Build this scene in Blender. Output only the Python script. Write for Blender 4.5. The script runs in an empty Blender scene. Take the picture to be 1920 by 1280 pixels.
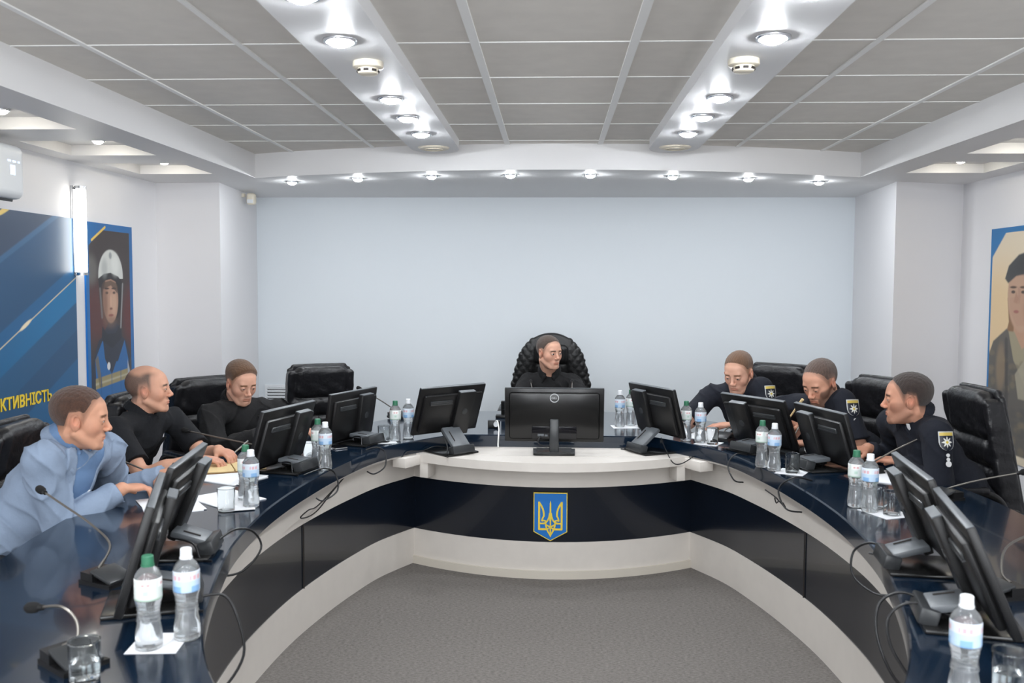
import bpy, bmesh, math, random
import numpy as np
from mathutils import Vector, Matrix, Euler
random.seed(4); RNG = np.random.default_rng(4)
SC = bpy.context.scene
COL = SC.collection
PI = math.pi
def srgb(r, g, b):
    f = lambda c: (c/255/12.92 if c/255 <= .04045 else ((c/255+.055)/1.055)**2.4)
    return (f(r), f(g), f(b))

# ------------------------------------------------------------------ camera
Fpx = 1744.
yaw, pitch, roll = math.atan(76/Fpx), math.atan(105/Fpx), .004
cam = bpy.data.cameras.new('camera'); camo = bpy.data.objects.new('camera', cam); COL.objects.link(camo)
fw = Vector((-math.sin(yaw)*math.cos(pitch), math.cos(yaw)*math.cos(pitch), -math.sin(pitch)))
rt = fw.cross(Vector((0, 0, 1))).normalized(); up = rt.cross(fw)
r2 = rt*math.cos(roll)+up*math.sin(roll); u2 = -rt*math.sin(roll)+up*math.cos(roll)
m = Matrix((r2, u2, -fw)).transposed().to_4x4(); m.translation = (0, 0, 1.62)
camo.matrix_world = m
cam.sensor_width = 36; cam.lens = 36*Fpx/1920; cam.clip_start = .05
cam.dof.use_dof = True; cam.dof.focus_distance = 5.9; cam.dof.aperture_fstop = 5.0
SC.camera = camo

# ------------------------------------------------------------------ world, light, exposure
SC.view_settings.view_transform = 'Standard'; SC.view_settings.look = 'None'
SC.view_settings.gamma = 1; SC.view_settings.use_curve_mapping = False
SC.view_settings.exposure = -0.08
W = bpy.data.worlds.new('sky'); SC.world = W; W.use_nodes = True
W.node_tree.nodes['Background'].inputs[0].default_value = (.80, .88, 1, 1)
W.node_tree.nodes['Background'].inputs[1].default_value = 1.0
LAMP_E = 370.0        # downlight bulb strength
SOFF_E = 400.0
WIN_P = 62.0         # strength of the fill light at each assumed rear window
def area(name, loc, rot, sx, sy, power, col):
    l = bpy.data.lights.new(name, 'AREA'); l.shape = 'RECTANGLE'; l.size = sx; l.size_y = sy; l.energy = power; l.color = col
    o = bpy.data.objects.new(name, l); COL.objects.link(o); o.location = loc; o.rotation_euler = rot
    return o
for i, x in enumerate((-2.0, 0, 2.0)):
    area('window_fill', (x, -3.02, 1.55), (PI/2, 0, 0), 1.3, 1.4, WIN_P, (.93, .97, 1))  # added fill light standing at the assumed, unseen rear windows
# added overhead fill lights out of view, without any fixtures
for x in (-1.52, 0, 1.52):
    for y in (-1.6, .6):
        area('overhead_fill', (x, y, 2.50), (0, 0, 0), .56, .56, 20, (.95, .97, 1))

# ------------------------------------------------------------------ materials
def mat(name, col=(.8, .8, .8), rough=.5, metal=0., spec=.5, trans=0., ior=1.45, emit=None, es=0., coat=0.,
        var=None, bump=None, vcol=False, sheen=0., sss=0.):
    """var=(scale, amount): noise on the colour;  bump=(scale, strength, distance)"""
    m = bpy.data.materials.new(name); m.use_nodes = True; nt = m.node_tree; N = nt.nodes; L = nt.links
    b = N['Principled BSDF']
    b.inputs['Base Color'].default_value = (*col, 1); b.inputs['Roughness'].default_value = rough
    b.inputs['Metallic'].default_value = metal; b.inputs['Specular IOR Level'].default_value = spec
    b.inputs['Transmission Weight'].default_value = trans; b.inputs['IOR'].default_value = ior
    b.inputs['Coat Weight'].default_value = coat; b.inputs['Coat Roughness'].default_value = .04
    b.inputs['Sheen Weight'].default_value = sheen
    if sss:
        b.inputs['Subsurface Weight'].default_value = sss; b.inputs['Subsurface Radius'].default_value = (.012, .004, .002)
        b.inputs['Subsurface Scale'].default_value = 1
    if emit: b.inputs['Emission Color'].default_value = (*emit, 1); b.inputs['Emission Strength'].default_value = es
    tc = N.new('ShaderNodeTexCoord')
    src = None
    if vcol:
        a = N.new('ShaderNodeAttribute'); a.attribute_name = 'Col'; src = a.outputs['Color']; L.new(src, b.inputs['Base Color'])
    if var:
        n = N.new('ShaderNodeTexNoise'); n.inputs['Scale'].default_value = var[0]; n.inputs['Detail'].default_value = 5
        L.new(tc.outputs['Object'], n.inputs['Vector'])
        mr = N.new('ShaderNodeMapRange'); mr.inputs[1].default_value = .3; mr.inputs[2].default_value = .7
        mr.inputs[3].default_value = 1-var[1]; mr.inputs[4].default_value = 1+var[1]
        L.new(n.outputs[0], mr.inputs[0])
        mx = N.new('ShaderNodeMix'); mx.data_type = 'RGBA'; mx.blend_type = 'MULTIPLY'; mx.inputs[0].default_value = 1
        if src: L.new(src, mx.inputs[6])
        else: mx.inputs[6].default_value = (*col, 1)
        L.new(mr.outputs[0], mx.inputs[7]); L.new(mx.outputs[2], b.inputs['Base Color'])
    if bump:
        n = N.new('ShaderNodeTexNoise'); n.inputs['Scale'].default_value = bump[0]; n.inputs['Detail'].default_value = 4
        L.new(tc.outputs['Object'], n.inputs['Vector'])
        bp = N.new('ShaderNodeBump'); bp.inputs['Strength'].default_value = bump[1]; bp.inputs['Distance'].default_value = bump[2]
        L.new(n.outputs[0], bp.inputs['Height']); L.new(bp.outputs[0], b.inputs['Normal'])
    return m
MT = {}
MT['wall'] = mat('painted_wall', srgb(226, 225, 227), .75, bump=(60, .08, .002))
MT['screenwall'] = mat('front_wall_paint', srgb(218, 224, 229), .6, bump=(60, .05, .002))
MT['soffit'] = mat('soffit_paint', srgb(228, 227, 227), .5, bump=(50, .05, .002))
MT['strip'] = mat('glossy_strip_panel', srgb(230, 230, 231), .46)
MT['tile'] = mat('ceiling_tile', srgb(232, 228, 221), .9, var=(9, .03), bump=(420, .35, .002))
MT['tbar'] = mat('ceiling_grid_metal', srgb(250, 250, 248), .45)
MT['carpet'] = mat('carpet', srgb(104, 100, 98), .97, bump=(500, .8, .004))
MT['navy'] = mat('navy_lacquer', srgb(13, 20, 31), .2, coat=.3)
MT['top'] = mat('navy_tabletop', srgb(12, 27, 43), .15, coat=.35, var=(900, .35))
MT['white'] = mat('ivory_laminate', srgb(212, 206, 199), .42, var=(14, .02))
MT['kick'] = mat('ivory_skirting', srgb(205, 198, 186), .4)
MT['black'] = mat('black_plastic', srgb(19, 19, 20), .38, bump=(600, .06, .001))
MT['blackg'] = mat('glossy_black_plastic', srgb(22, 22, 22), .22)
MT['gray'] = mat('grey_plastic', srgb(88, 92, 96), .35)
MT['topgray'] = mat('dark_grey_plastic', srgb(48, 50, 52), .3)
MT['screen'] = mat('dark_screen', (.006, .006, .008), .12)
MT['silver'] = mat('silver_metal', srgb(170, 172, 174), .3, metal=.9)
MT['badge'] = mat('light_silver_badge', srgb(176, 178, 180), .4)
MT['steel'] = mat('brushed_steel', srgb(130, 126, 120), .35, metal=.9)
MT['foam'] = mat('black_foam', srgb(18, 18, 19), .95, bump=(500, .6, .002))
MT['leather'] = mat('black_leather', srgb(25, 25, 28), .36, bump=(28, .45, .012), var=(60, .12))
MT['leather2'] = mat('quilted_black_leather', srgb(20, 20, 21), .4, bump=(60, .3, .006))
MT['cable'] = mat('cable_rubber', srgb(16, 17, 20), .4)
MT['cablew'] = mat('white_cable', srgb(225, 225, 222), .4)
MT['paper'] = mat('white_paper', srgb(232, 234, 238), .85)
MT['pad'] = mat('notebook_paper', srgb(224, 200, 150), .8)
MT['padc'] = mat('notebook_cover', srgb(120, 92, 55), .6)
MT['pet'] = mat('clear_plastic_bottle', (.95, .97, .98), .08, trans=.93, ior=1.42)
MT['glass'] = mat('clear_glass', (.95, .97, .97), .02, trans=1, ior=1.35)
MT['water'] = mat('water', (.95, .98, 1), .0, trans=1, ior=1.33)
MT['capg'] = mat('green_cap', srgb(52, 112, 84), .4)
MT['capdg'] = mat('dark_green_cap', srgb(45, 95, 80), .4)
MT['capw'] = mat('white_cap', srgb(228, 231, 234), .4)
MT['labelg'] = mat('green_white_label', rough=.45, vcol=True)
MT['beige'] = mat('cream_plastic', srgb(226, 218, 200), .45)
MT['darkgap'] = mat('dark_gap', srgb(40, 36, 34), .7)
MT['bulb'] = mat('lit_bulb', (1, 1, 1), .4, emit=(.92, .96, 1), es=LAMP_E)
MT['bulb2'] = mat('lit_small_bulb', (1, 1, 1), .4, emit=(.93, .97, 1), es=SOFF_E)
MT['bulb3'] = mat('lit_warm_bulb', (1, 1, 1), .4, emit=(1, .93, .78), es=110)
MT['tube'] = mat('lit_tube', (1, 1, 1), .4, emit=(1, .97, .88), es=9)
MT['chrome'] = mat('chrome_ring', srgb(190, 192, 196), .2, metal=1)
MT['print'] = mat('printed_vinyl', rough=.35, vcol=True)
MT['yellow'] = mat('yellow_paint', srgb(238, 205, 60), .5)
MT['blueb'] = mat('blue_enamel', srgb(18, 110, 190), .4)
MT['gold'] = mat('gold_yellow', srgb(228, 200, 70), .45)
MT['skin'] = mat('skin', rough=.58, spec=.35, vcol=True, sss=.08, bump=(260, .15, .001), var=(30, .05))
MT['hair'] = mat('hair', rough=.75, vcol=True, bump=(420, .9, .004), sheen=.2)
MT['eye'] = mat('eyeball', rough=.15, vcol=True)
MT['led'] = mat('green_led', (.1, .5, .05), emit=(.5, 1, .1), es=2)
MT['disp'] = mat('lit_display', (.6, .7, 1), emit=(.55, .72, 1), es=1.2)
MT['winframe'] = mat('window_frame_white', srgb(230, 230, 228), .5)
MT['pane'] = mat('window_glass', (1, 1, 1), .0, trans=1, ior=1.02)

# carpet colour: woven speckle with broad tone changes
def carpet_nodes():
    nt = MT['carpet'].node_tree; N = nt.nodes; L = nt.links; b = N['Principled BSDF']
    tc = N.new('ShaderNodeTexCoord'); mp = N.new('ShaderNodeMapping'); mp.inputs['Scale'].default_value = (1, 2.2, 1)
    L.new(tc.outputs['Object'], mp.inputs[0])
    n1 = N.new('ShaderNodeTexNoise'); n1.inputs['Scale'].default_value = 60; n1.inputs['Detail'].default_value = 8; n1.inputs['Roughness'].default_value = .75
    L.new(mp.outputs[0], n1.inputs['Vector'])
    cr = N.new('ShaderNodeValToRGB'); cr.color_ramp.elements[0].position = .32; cr.color_ramp.elements[1].position = .68
    cr.color_ramp.elements[0].color = (*srgb(82, 78, 75), 1); cr.color_ramp.elements[1].color = (*srgb(138, 133, 128), 1)
    L.new(n1.outputs[0], cr.inputs[0]); L.new(cr.outputs[0], b.inputs['Base Color'])
carpet_nodes()

# ------------------------------------------------------------------ mesh helpers
def tag(o, label=None, cat=None, group=None, kind=None):
    if label: o['label'] = label
    if cat: o['category'] = cat
    if group: o['group'] = group
    if kind: o['kind'] = kind
    return o
def empty(name, loc=(0, 0, 0), rz=0., label=None, cat=None, group=None):
    o = bpy.data.objects.new(name, None); COL.objects.link(o); o.empty_display_size = .05
    o.location = loc; o.rotation_euler = (0, 0, rz)
    return tag(o, label, cat, group)
class MB:
    def __init__(s): s.bm = bmesh.new()
    def _x(s, vs, loc, rot, mtx=None):
        M = Matrix.Translation(loc) @ Euler(rot).to_matrix().to_4x4()
        if mtx is not None: M = mtx @ M
        bmesh.ops.transform(s.bm, matrix=M, verts=vs)
    def box(s, size, loc=(0, 0, 0), rot=(0, 0, 0), bev=0., seg=2, taper=None):
        r = bmesh.ops.create_cube(s.bm, size=1); vs = r['verts']
        for v in vs:
            t = 1 if taper is None or v.co.z < 0 else taper
            v.co = Vector((v.co.x*size[0]*t, v.co.y*size[1]*t, v.co.z*size[2]))
        if bev > 0:
            es = list({e for v in vs for e in v.link_edges})
            rr = bmesh.ops.bevel(s.bm, geom=es, offset=bev, segments=seg, affect='EDGES', profile=.5)
            vs = list({v for f in rr['faces'] for v in f.verts} | {v for v in vs if v.is_valid})
        s._x(vs, loc, rot); return s
    def lathe(s, prof, seg=24, loc=(0, 0, 0), rot=(0, 0, 0), sx=1, sy=1):
        rings = []; allv = []
        for r, z in prof:
            if r < 1e-5:
                v = s.bm.verts.new((0, 0, z)); rings.append([v]); allv.append(v)
            else:
                rg = [s.bm.verts.new((r*sx*math.cos(2*PI*k/seg), r*sy*math.sin(2*PI*k/seg), z)) for k in range(seg)]
                rings.append(rg); allv += rg
        for a, b in zip(rings, rings[1:]):
            for k in range(seg):
                k2 = (k+1) % seg
                if len(a) == 1 and len(b) == 1: continue
                if len(a) == 1: s.bm.faces.new((a[0], b[k2], b[k]))
                elif len(b) == 1: s.bm.faces.new((a[k], a[k2], b[0]))
                else: s.bm.faces.new((a[k], a[k2], b[k2], b[k]))
        s._x(allv, loc, rot); return s
    def cyl(s, r, h, loc=(0, 0, 0), rot=(0, 0, 0), seg=24, r2=None):
        r2 = r if r2 is None else r2
        return s.lathe([(0, -h/2), (r, -h/2), (r2, h/2), (0, h/2)], seg, loc, rot)
    def prism(s, poly, z0, z1, mtx=None, bev=0):
        """poly in XY (counter-clockwise), extruded in Z"""
        a = [s.bm.verts.new((x, y, z0)) for x, y in poly]; b = [s.bm.verts.new((x, y, z1)) for x, y in poly]
        n = len(poly)
        s.bm.faces.new(a[::-1]); s.bm.faces.new(b)
        for i in range(n): s.bm.faces.new((a[i], a[(i+1) % n], b[(i+1) % n], b[i]))
        if mtx is not None: bmesh.ops.transform(s.bm, matrix=mtx, verts=a+b)
        return s
    def tube(s, pts, r, seg=8, sub=6, closed=False):
        P = [Vector(p) for p in pts]
        if sub > 1:
            Q = []
            for i in range(len(P)-1):
                p0 = P[max(i-1, 0)]; p1 = P[i]; p2 = P[i+1]; p3 = P[min(i+2, len(P)-1)]
                for k in range(sub):
                    t = k/sub
                    Q.append(.5*((2*p1)+(-p0+p2)*t+(2*p0-5*p1+4*p2-p3)*t*t+(-p0+3*p1-3*p2+p3)*t**3))
            Q.append(P[-1]); P = Q
        rf = r if callable(r) else (lambda t: r)
        T = [(P[min(i+1, len(P)-1)]-P[max(i-1, 0)]).normalized() for i in range(len(P))]
        n = T[0].orthogonal().normalized(); prev = None
        for i, p in enumerate(P):
            n = (n-T[i]*n.dot(T[i])).normalized(); b = T[i].cross(n); rr = rf(i/(len(P)-1))
            rg = [s.bm.verts.new(p+(n*math.cos(2*PI*k/seg)+b*math.sin(2*PI*k/seg))*rr) for k in range(seg)]
            if prev:
                for k in range(seg): s.bm.faces.new((prev[k], prev[(k+1) % seg], rg[(k+1) % seg], rg[k]))
            else: s.bm.faces.new(rg[::-1])
            prev = rg
        s.bm.faces.new(prev); return s
    def sphere(s, r, loc=(0, 0, 0), rot=(0, 0, 0), sc=(1, 1, 1), u=16, v=10):
        q = bmesh.ops.create_uvsphere(s.bm, u_segments=u, v_segments=v, radius=r)['verts']
        for x in q: x.co = Vector((x.co.x*sc[0], x.co.y*sc[1], x.co.z*sc[2]))
        s._x(q, loc, rot); return s
    def build(s, name, m, parent=None, loc=(0, 0, 0), rot=(0, 0, 0), ang=38, smooth=True):
        bm = s.bm
        bmesh.ops.recalc_face_normals(bm, faces=bm.faces)
        if smooth:
            for f in bm.faces: f.smooth = True
            lim = math.radians(ang)
            for e in bm.edges: e.smooth = len(e.link_faces) == 2 and e.calc_face_angle(0) < lim
        me = bpy.data.meshes.new(name); bm.to_mesh(me); bm.free()
        me.materials.append(m); o = bpy.data.objects.new(name, me); COL.objects.link(o)
        o.location = loc; o.rotation_euler = rot
        if parent: o.parent = parent
        return o
def npmesh(name, V, Q, m, parent=None, col=None, smooth=True, loc=(0, 0, 0)):
    me = bpy.data.meshes.new(name); k = Q.shape[1]
    me.vertices.add(len(V)); me.vertices.foreach_set('co', V.astype(np.float32).ravel())
    me.loops.add(Q.size); me.loops.foreach_set('vertex_index', Q.astype(np.int32).ravel())
    me.polygons.add(len(Q)); me.polygons.foreach_set('loop_start', np.arange(0, Q.size, k, dtype=np.int32))
    me.update(calc_edges=True); me.validate()
    if smooth: me.polygons.foreach_set('use_smooth', np.ones(len(me.polygons), bool))
    if col is not None:
        a = me.color_attributes.new('Col', 'FLOAT_COLOR', 'POINT')
        a.data.foreach_set('color', np.c_[col, np.ones(len(V))].astype(np.float32).ravel())
    me.materials.append(m); o = bpy.data.objects.new(name, me); COL.objects.link(o); o.location = loc
    if parent: o.parent = parent
    return o
def text(name, s, size, m, loc, rot, parent=None, extrude=.001, bold=0., align='LEFT', sx=1., heavy=0):
    c = bpy.data.curves.new(name, 'FONT'); c.body = s; c.size = size; c.extrude = extrude; c.offset = bold; c.align_x = align
    t = bpy.data.objects.new(name, c); COL.objects.link(t)
    dg = bpy.context.evaluated_depsgraph_get(); me = bpy.data.meshes.new_from_object(t.evaluated_get(dg))
    bpy.data.objects.remove(t); me.name = name
    me.transform(Matrix.Diagonal((sx, 1, 1, 1)))
    if heavy:
        bb_ = bmesh.new()
        for dx, dy in ((0, 0), (heavy, 0), (2*heavy, 0), (0, heavy), (2*heavy, heavy), (heavy, -heavy*.5)):
            n0 = len(bb_.verts); bb_.from_mesh(me); bb_.verts.ensure_lookup_table(); bmesh.ops.translate(bb_, vec=(dx, dy, dx*.02+dy*.03), verts=bb_.verts[n0:])
        bb_.to_mesh(me); bb_.free()
    me.materials.clear(); me.materials.append(m); o = bpy.data.objects.new(name, me); COL.objects.link(o)
    o.location = loc; o.rotation_euler = rot
    if parent: o.parent = parent
    return o
def copy_tree(o, parent=None):
    c = o.copy(); COL.objects.link(c); c.parent = parent
    for ch in list(o.children): copy_tree(ch, c)
    return c
def struct(mb, name, m, **k): return tag(mb.build(name, m, **k), kind='structure')

# ------------------------------------------------------------------ room shell
XL, XR, YB, YR, ZC, ZS = -3.0, 3.04, 8.1, -3.2, 2.55, 2.38
struct(MB().box((6.6, 11.8, .1), (0, 2.5, -.05)), 'floor', MT['carpet'])
struct(MB().box((.12, 11.6, 2.9), (XL-.06, 2.5, 1.4)), 'wall_left', MT['wall'])
struct(MB().box((.12, 11.6, 2.9), (XR+.06, 2.5, 1.4)), 'wall_right', MT['wall'])
struct(MB().box((6.3, .12, 2.9), (0, YB+.06, 1.4)), 'wall_front', MT['screenwall'])
# projecting piers either side of the front wall
mb = MB().prism([(XL-.02, 6.95), (-2.50, 6.92), (-2.60, YB+.02), (XL-.02, YB+.02)], 0, 2.6); struct(mb, 'wall_pier_left', MT['wall'], smooth=False)
mb = MB().prism([(2.48, 6.90), (XR+.02, 7.1), (XR+.02, YB+.02), (2.57, YB+.02)], 0, 2.6); struct(mb, 'wall_pier_right', MT['wall'], smooth=False)
# rear wall with three window openings, assumed to carry the fill light
mb = MB().box((6.3, .12, .85), (0, YR, .425)).box((6.3, .12, .65), (0, YR, 2.575))
for x0, x1 in ((-3.15, -2.65), (-1.35, -.65), (.65, 1.35), (2.65, 3.15)): mb.box((x1-x0, .12, 1.4), ((x0+x1)/2, YR, 1.55))
struct(mb, 'wall_rear', MT['wall'], smooth=False)
for i, x in enumerate((-2.0, 0, 2.0)):
    w = struct(MB().box((1.3, .02, .06), (x, YR, .88)).box((1.3, .02, .06), (x, YR, 2.22)).box((.06, .02, 1.4), (x-.62, YR, 1.55)).box((.06, .02, 1.4), (x+.62, YR, 1.55)).box((.05, .02, 1.4), (x, YR, 1.55)), 'window_%d' % (i+1), MT['winframe'])
    MB().box((1.3, .006, 1.4), (x, YR-.01, 1.55)).build('pane', MT['pane'], w)
# ceiling: tiled field
mb = MB().box((4.6, 10.4, .04), (0, 2.0, ZC+.02)); struct(mb, 'ceiling', MT['tile'], smooth=False)
mb = MB()
for x, w in ((-.305, .034), (.305, .034), (-1.22, .024), (1.22, .024), (-1.83, .024), (1.83, .024)): mb.box((w, 9.8, .008), (x, 1.7, ZC-.002))
for i in range(-10, 5):
    y = 3.62+.603*i
    mb.box((4.3, .011, .004), (0, y, ZC-.001))
struct(mb, 'trim_1', MT['tbar'], smooth=False)
# dropped light strips with rounded far ends
def strip(sx, n):
    x0, x1 = sorted((sx*.605, sx*.915)); xm = (x0+x1)/2; r = (x1-x0)/2
    poly = [(x0, -3.1), (x1, -3.1), (x1, 5.98)]+[(xm+r*math.cos(t), 5.98+.22*math.sin(t)) for t in np.linspace(0, PI, 13)[1:-1]]+[(x0, 5.98)]
    struct(MB().prism(poly, 2.49, ZC+.01), 'ceiling_strip_'+n, MT['strip'])
strip(-1, 'left'); strip(1, 'right')
# soffit with curved fascia in front, straight beams at the sides, coffers beyond
def soffit():
    bm = bmesh.new()
    xs = np.linspace(-2.13, 2.13, 25); F = [(x, 6.17+.1*x*x) for x in xs]
    a = [bm.verts.new((x, y, ZS)) for x, y in F]; b = [bm.verts.new((x, y, ZC+.03)) for x, y in F]
    c = [bm.verts.new((x, YB+.02, ZS)) for x, y in F]
    for i in range(24):
        bm.faces.new((a[i], a[i+1], b[i+1], b[i])); bm.faces.new((a[i], c[i], c[i+1], a[i+1]))
    m_ = MB(); m_.bm.free(); m_.bm = bm
    o = m_.build('trim_2', MT['soffit'], ang=30); tag(o, kind='structure')
    for s, n, xw in ((-1, 3, XL), (1, 4, XR)):
        m_ = MB(); xi = s*2.13; xo = xw+s*.02; ca, cb = s*2.35, s*2.86
        def slab(xa, xb, ya, yb, z0=ZS, z1=2.62): m_.box((abs(xb-xa), yb-ya, z1-z0), ((xa+xb)/2, (ya+yb)/2, (z0+z1)/2))
        slab(xi, ca, YR, YB+.02); slab(cb, xo, YR, YB+.02)
        ys = []
        y = 6.38
        while y > -2: ys.append((y-.55, y)); y -= .92
        ys = ys[::-1]; prev = YR
        for y0, y1 in ys:
            slab(ca, cb, prev, y0); slab(ca, cb, y0, y1, ZS+.06); prev = y1
        slab(ca, cb, prev, YB+.02)
        struct(m_, 'trim_%d' % n, MT['soffit'], smooth=False)
soffit()
# round cream vents at the ends of the strips
for s, w in ((-1, 'left'), (1, 'right')):
    o = MB().lathe([(0, -.012), (.085, -.012), (.095, -.008), (.10, 0), (0, 0)], 32).lathe([(.05, -.016), (.06, -.016), (.06, -.011), (.05, -.011), (.05, -.016)], 32).build('ceiling_vent', MT['beige'], loc=(s*.76, 5.93, 2.49))
    tag(o, 'round cream ceiling vent at the end of the %s light strip' % w, 'vent', 'ceiling vents')

# ------------------------------------------------------------------ downlights
def downlight(r, mbulb, name='downlight'):
    root = empty(name)
    MB().lathe([(r*.78, -.002), (r*.8, -.010), (r*.95, -.010), (r, -.004), (r, 0.0), (r*.78, 0.0), (r*.78, -.002)], 32).build('trim_ring', MT['chrome'], root)
    MB().lathe([(0, -.026), (r*.35, -.024), (r*.6, -.017), (r*.76, -.006), (r*.78, .0)], 24).build('bulb', mbulb, root)
    return root
dl = downlight(.062, MT['bulb']); ds = downlight(.045, MT['bulb2']); dc = downlight(.04, MT['bulb3'])
def put(proto, loc, label, cat, group, used=set()):
    o = proto if proto.name not in used else copy_tree(proto)
    used.add(proto.name); o.location = loc
    return tag(o, label, cat, group)
ordn = ['nearest', 'second nearest', 'second farthest', 'farthest']
for s, w in ((-1, 'left'), (1, 'right')):
    for k, y in enumerate((3.34, 4.38, 4.87, 5.38)):
        put(dl, (s*.762, y, 2.49), '%s lit downlight in view on the %s ceiling strip' % (ordn[k], w), 'ceiling light', 'downlights in the ceiling strips')
    for k, y in enumerate((2.82, 1.75, .7, -.4, -1.5, -2.6)):
        o = copy_tree(dl); o.location = (s*.762, y, 2.49)
        tag(o, 'lit downlight behind the photographer on the %s ceiling strip, %s' % (w, ('first', 'second', 'third', 'fourth', 'fifth', 'sixth')[k]), 'ceiling light', 'downlights in the ceiling strips')
nm = ['leftmost', 'second from the left', 'third from the left', 'fourth from the left', 'fourth from the right', 'third from the right', 'second from the right', 'rightmost']
for k, (x, y) in enumerate([(-1.93, 6.85), (-1.396, 6.65), (-.848, 6.5), (-.296, 6.44), (.252, 6.44), (.823, 6.53), (1.37, 6.67), (1.92, 6.88)]):
    put(ds, (x, y, ZS), 'small lit spotlight in the curved soffit, %s' % nm[k], 'ceiling light', 'spotlights in the curved soffit')
for s, w, xs in ((-1, 'left', -2.6), (1, 'right', 2.62)):
    for k, y in enumerate((6.17, 5.26, 4.33)):
        put(dc, (xs, y, ZS+.06), 'small warm spotlight in the %s side ceiling recess %s' % (w, ('nearest the front wall', 'second from the front wall', 'third from the front wall')[k]), 'ceiling light', 'spotlights in the side recesses')
# smoke detectors
def detector(s, w):
    root = empty('smoke_detector', (s*.728, 3.67, 2.49), 0, 'cream round smoke detector on the %s ceiling strip' % w, 'smoke detector', 'smoke detectors')
    MB().lathe([(0, 0), (.058, 0), (.060, -.006), (.060, -.022), (.054, -.026), (0, -.026)], 32).build('base', MT['beige'], root)
    h = MB().lathe([(0, -.026), (.040, -.026), (.043, -.034), (.038, -.046), (.030, -.050), (0, -.050)], 32).build('head', MT['beige'], root)
    m_ = MB()
    for k in range(8):
        a = k*PI/4-PI/2; m_.box((.020, .004, .009), (.0415*math.cos(a), .0415*math.sin(a), -.036), (0, 0, a+PI/2))
    m_.build('sensor_slot', MT['darkgap'], h)
detector(-1, 'left'); detector(1, 'right')

# ------------------------------------------------------------------ conference table
halfin = [(1.45, .42), (1.75, .60), (2.0, .757), (2.22, .86), (2.45, .935), (2.75, 1.01), (3.05, 1.068), (3.45, 1.10), (3.75, 1.098), (4.05, 1.075), (4.4, 1.03), (4.85, .93), (5.10, .79), (5.27, .665)]
halfout = [(1.45, 1.36), (2.0, 1.56), (2.84, 1.745), (3.3, 1.80), (3.6, 1.812), (3.95, 1.80), (4.5, 1.705), (5.1, 1.50), (5.6, 1.28), (6.1, .97), (6.30, .70), (6.42, .38), (6.45, 0)]
def cr(pts, n=6):
    P = [np.array(p, float) for p in pts]; out = []
    for i in range(len(P)-1):
        p0 = P[max(i-1, 0)]; p1 = P[i]; p2 = P[i+1]; p3 = P[min(i+2, len(P)-1)]
        for k in range(n):
            t = k/n; out.append(.5*(2*p1+(-p0+p2)*t+(2*p0-5*p1+4*p2-p3)*t*t+(-p0+3*p1-3*p2+p3)*t**3))
    out.append(P[-1]); return np.array(out)
IN = cr(halfin)[:, ::-1]       # (x,y) right side, near to far
OUT = cr(halfout)[:, ::-1]
def offs(P, d):
    T = np.gradient(P, axis=0); T /= np.linalg.norm(T, axis=1)[:, None]
    return P+np.c_[T[:, 1], -T[:, 0]]*d
def band(mb, P, z0, z1, th):
    """vertical curved wall along polyline P, thickness to the +normal side"""
    Q = offs(P, th); bm = mb.bm; n = len(P)
    vs = [[bm.verts.new((*p, z)) for p in R] for R in (P, Q) for z in (z0, z1)]
    A0, A1, B0, B1 = vs
    for i in range(n-1):
        bm.faces.new((A0[i], A0[i+1], A1[i+1], A1[i])); bm.faces.new((B0[i+1], B0[i], B1[i], B1[i+1]))
        bm.faces.new((A1[i], A1[i+1], B1[i+1], B1[i])); bm.faces.new((A0[i+1], A0[i], B0[i], B0[i+1]))
    bm.faces.new((A0[0], A1[0], B1[0], B0[0])); bm.faces.new((A0[-1], B0[-1], B1[-1], A1[-1]))
    return mb
table = empty('conference_table', (0, 0, 0), 0, 'large U-shaped navy conference table with ivory and navy curved front panels', 'conference table')
# tabletop: strip of quads between inner and outer outline
def tabletop():
    inn = np.vstack([IN, [[.60, 5.345], [.5, 5.378], [.3, 5.38], [0, 5.38]]])
    # resample both outlines to the same count
    def rs(P, n):
        s = np.r_[0, np.cumsum(np.linalg.norm(np.diff(P, axis=0), axis=1))]; t = np.linspace(0, s[-1], n)
        return np.c_[np.interp(t, s, P[:, 0]), np.interp(t, s, P[:, 1])]
    n = 120; A = rs(inn, n); B = rs(OUT, n)
    A = np.vstack([A, (A*[-1, 1])[::-1][1:]]); B = np.vstack([B, (B*[-1, 1])[::-1][1:]]); n = len(A)
    bm = bmesh.new(); z0, z1, c = .68, .75, .006
    Tn = A-B; Tn /= np.linalg.norm(Tn, axis=1)[:, None]
    rows = [(A-Tn*c, z1), (A, z1-c), (A, z0), (B, z0), (B, z1-c), (B+Tn*c, z1)]
    R = [[bm.verts.new((*p, z)) for p in P] for P, z in rows]
    for j in range(6):
        a, b = R[j], R[(j+1) % 6]
        for i in range(n-1): bm.faces.new((a[i], a[i+1], b[i+1], b[i]))
    bm.faces.new([r[0] for r in R]); bm.faces.new([r[-1] for r in R][::-1])
    m_ = MB(); m_.bm.free(); m_.bm = bm
    return m_.build('tabletop', MT['top'], table, ang=30)
tabletop()
PN = offs(IN, .10)                            # panel line, under the slab
PN = cr([(1.5, .52), (1.76, .70), (2.0, .855), (2.2, .95), (2.42, 1.03), (2.7, 1.10), (3.05, 1.165), (3.45, 1.20), (3.75, 1.197), (4.1, 1.168), (4.45, 1.108), (4.76, 1.035), (5.05, .945), (5.33, .80)])[:, ::-1]
PW = [PN, (PN*[-1, 1])[::-1]]
arcC = np.array([[x, 5.07+.26*(x/.8)**2] for x in np.linspace(-.8, .8, 25)])[::-1]   # convex centre panel, right to left
FULL = np.vstack([PN, arcC[1:-1], (PN*[-1, 1])[::-1]])
def lines(dz): return FULL
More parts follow.
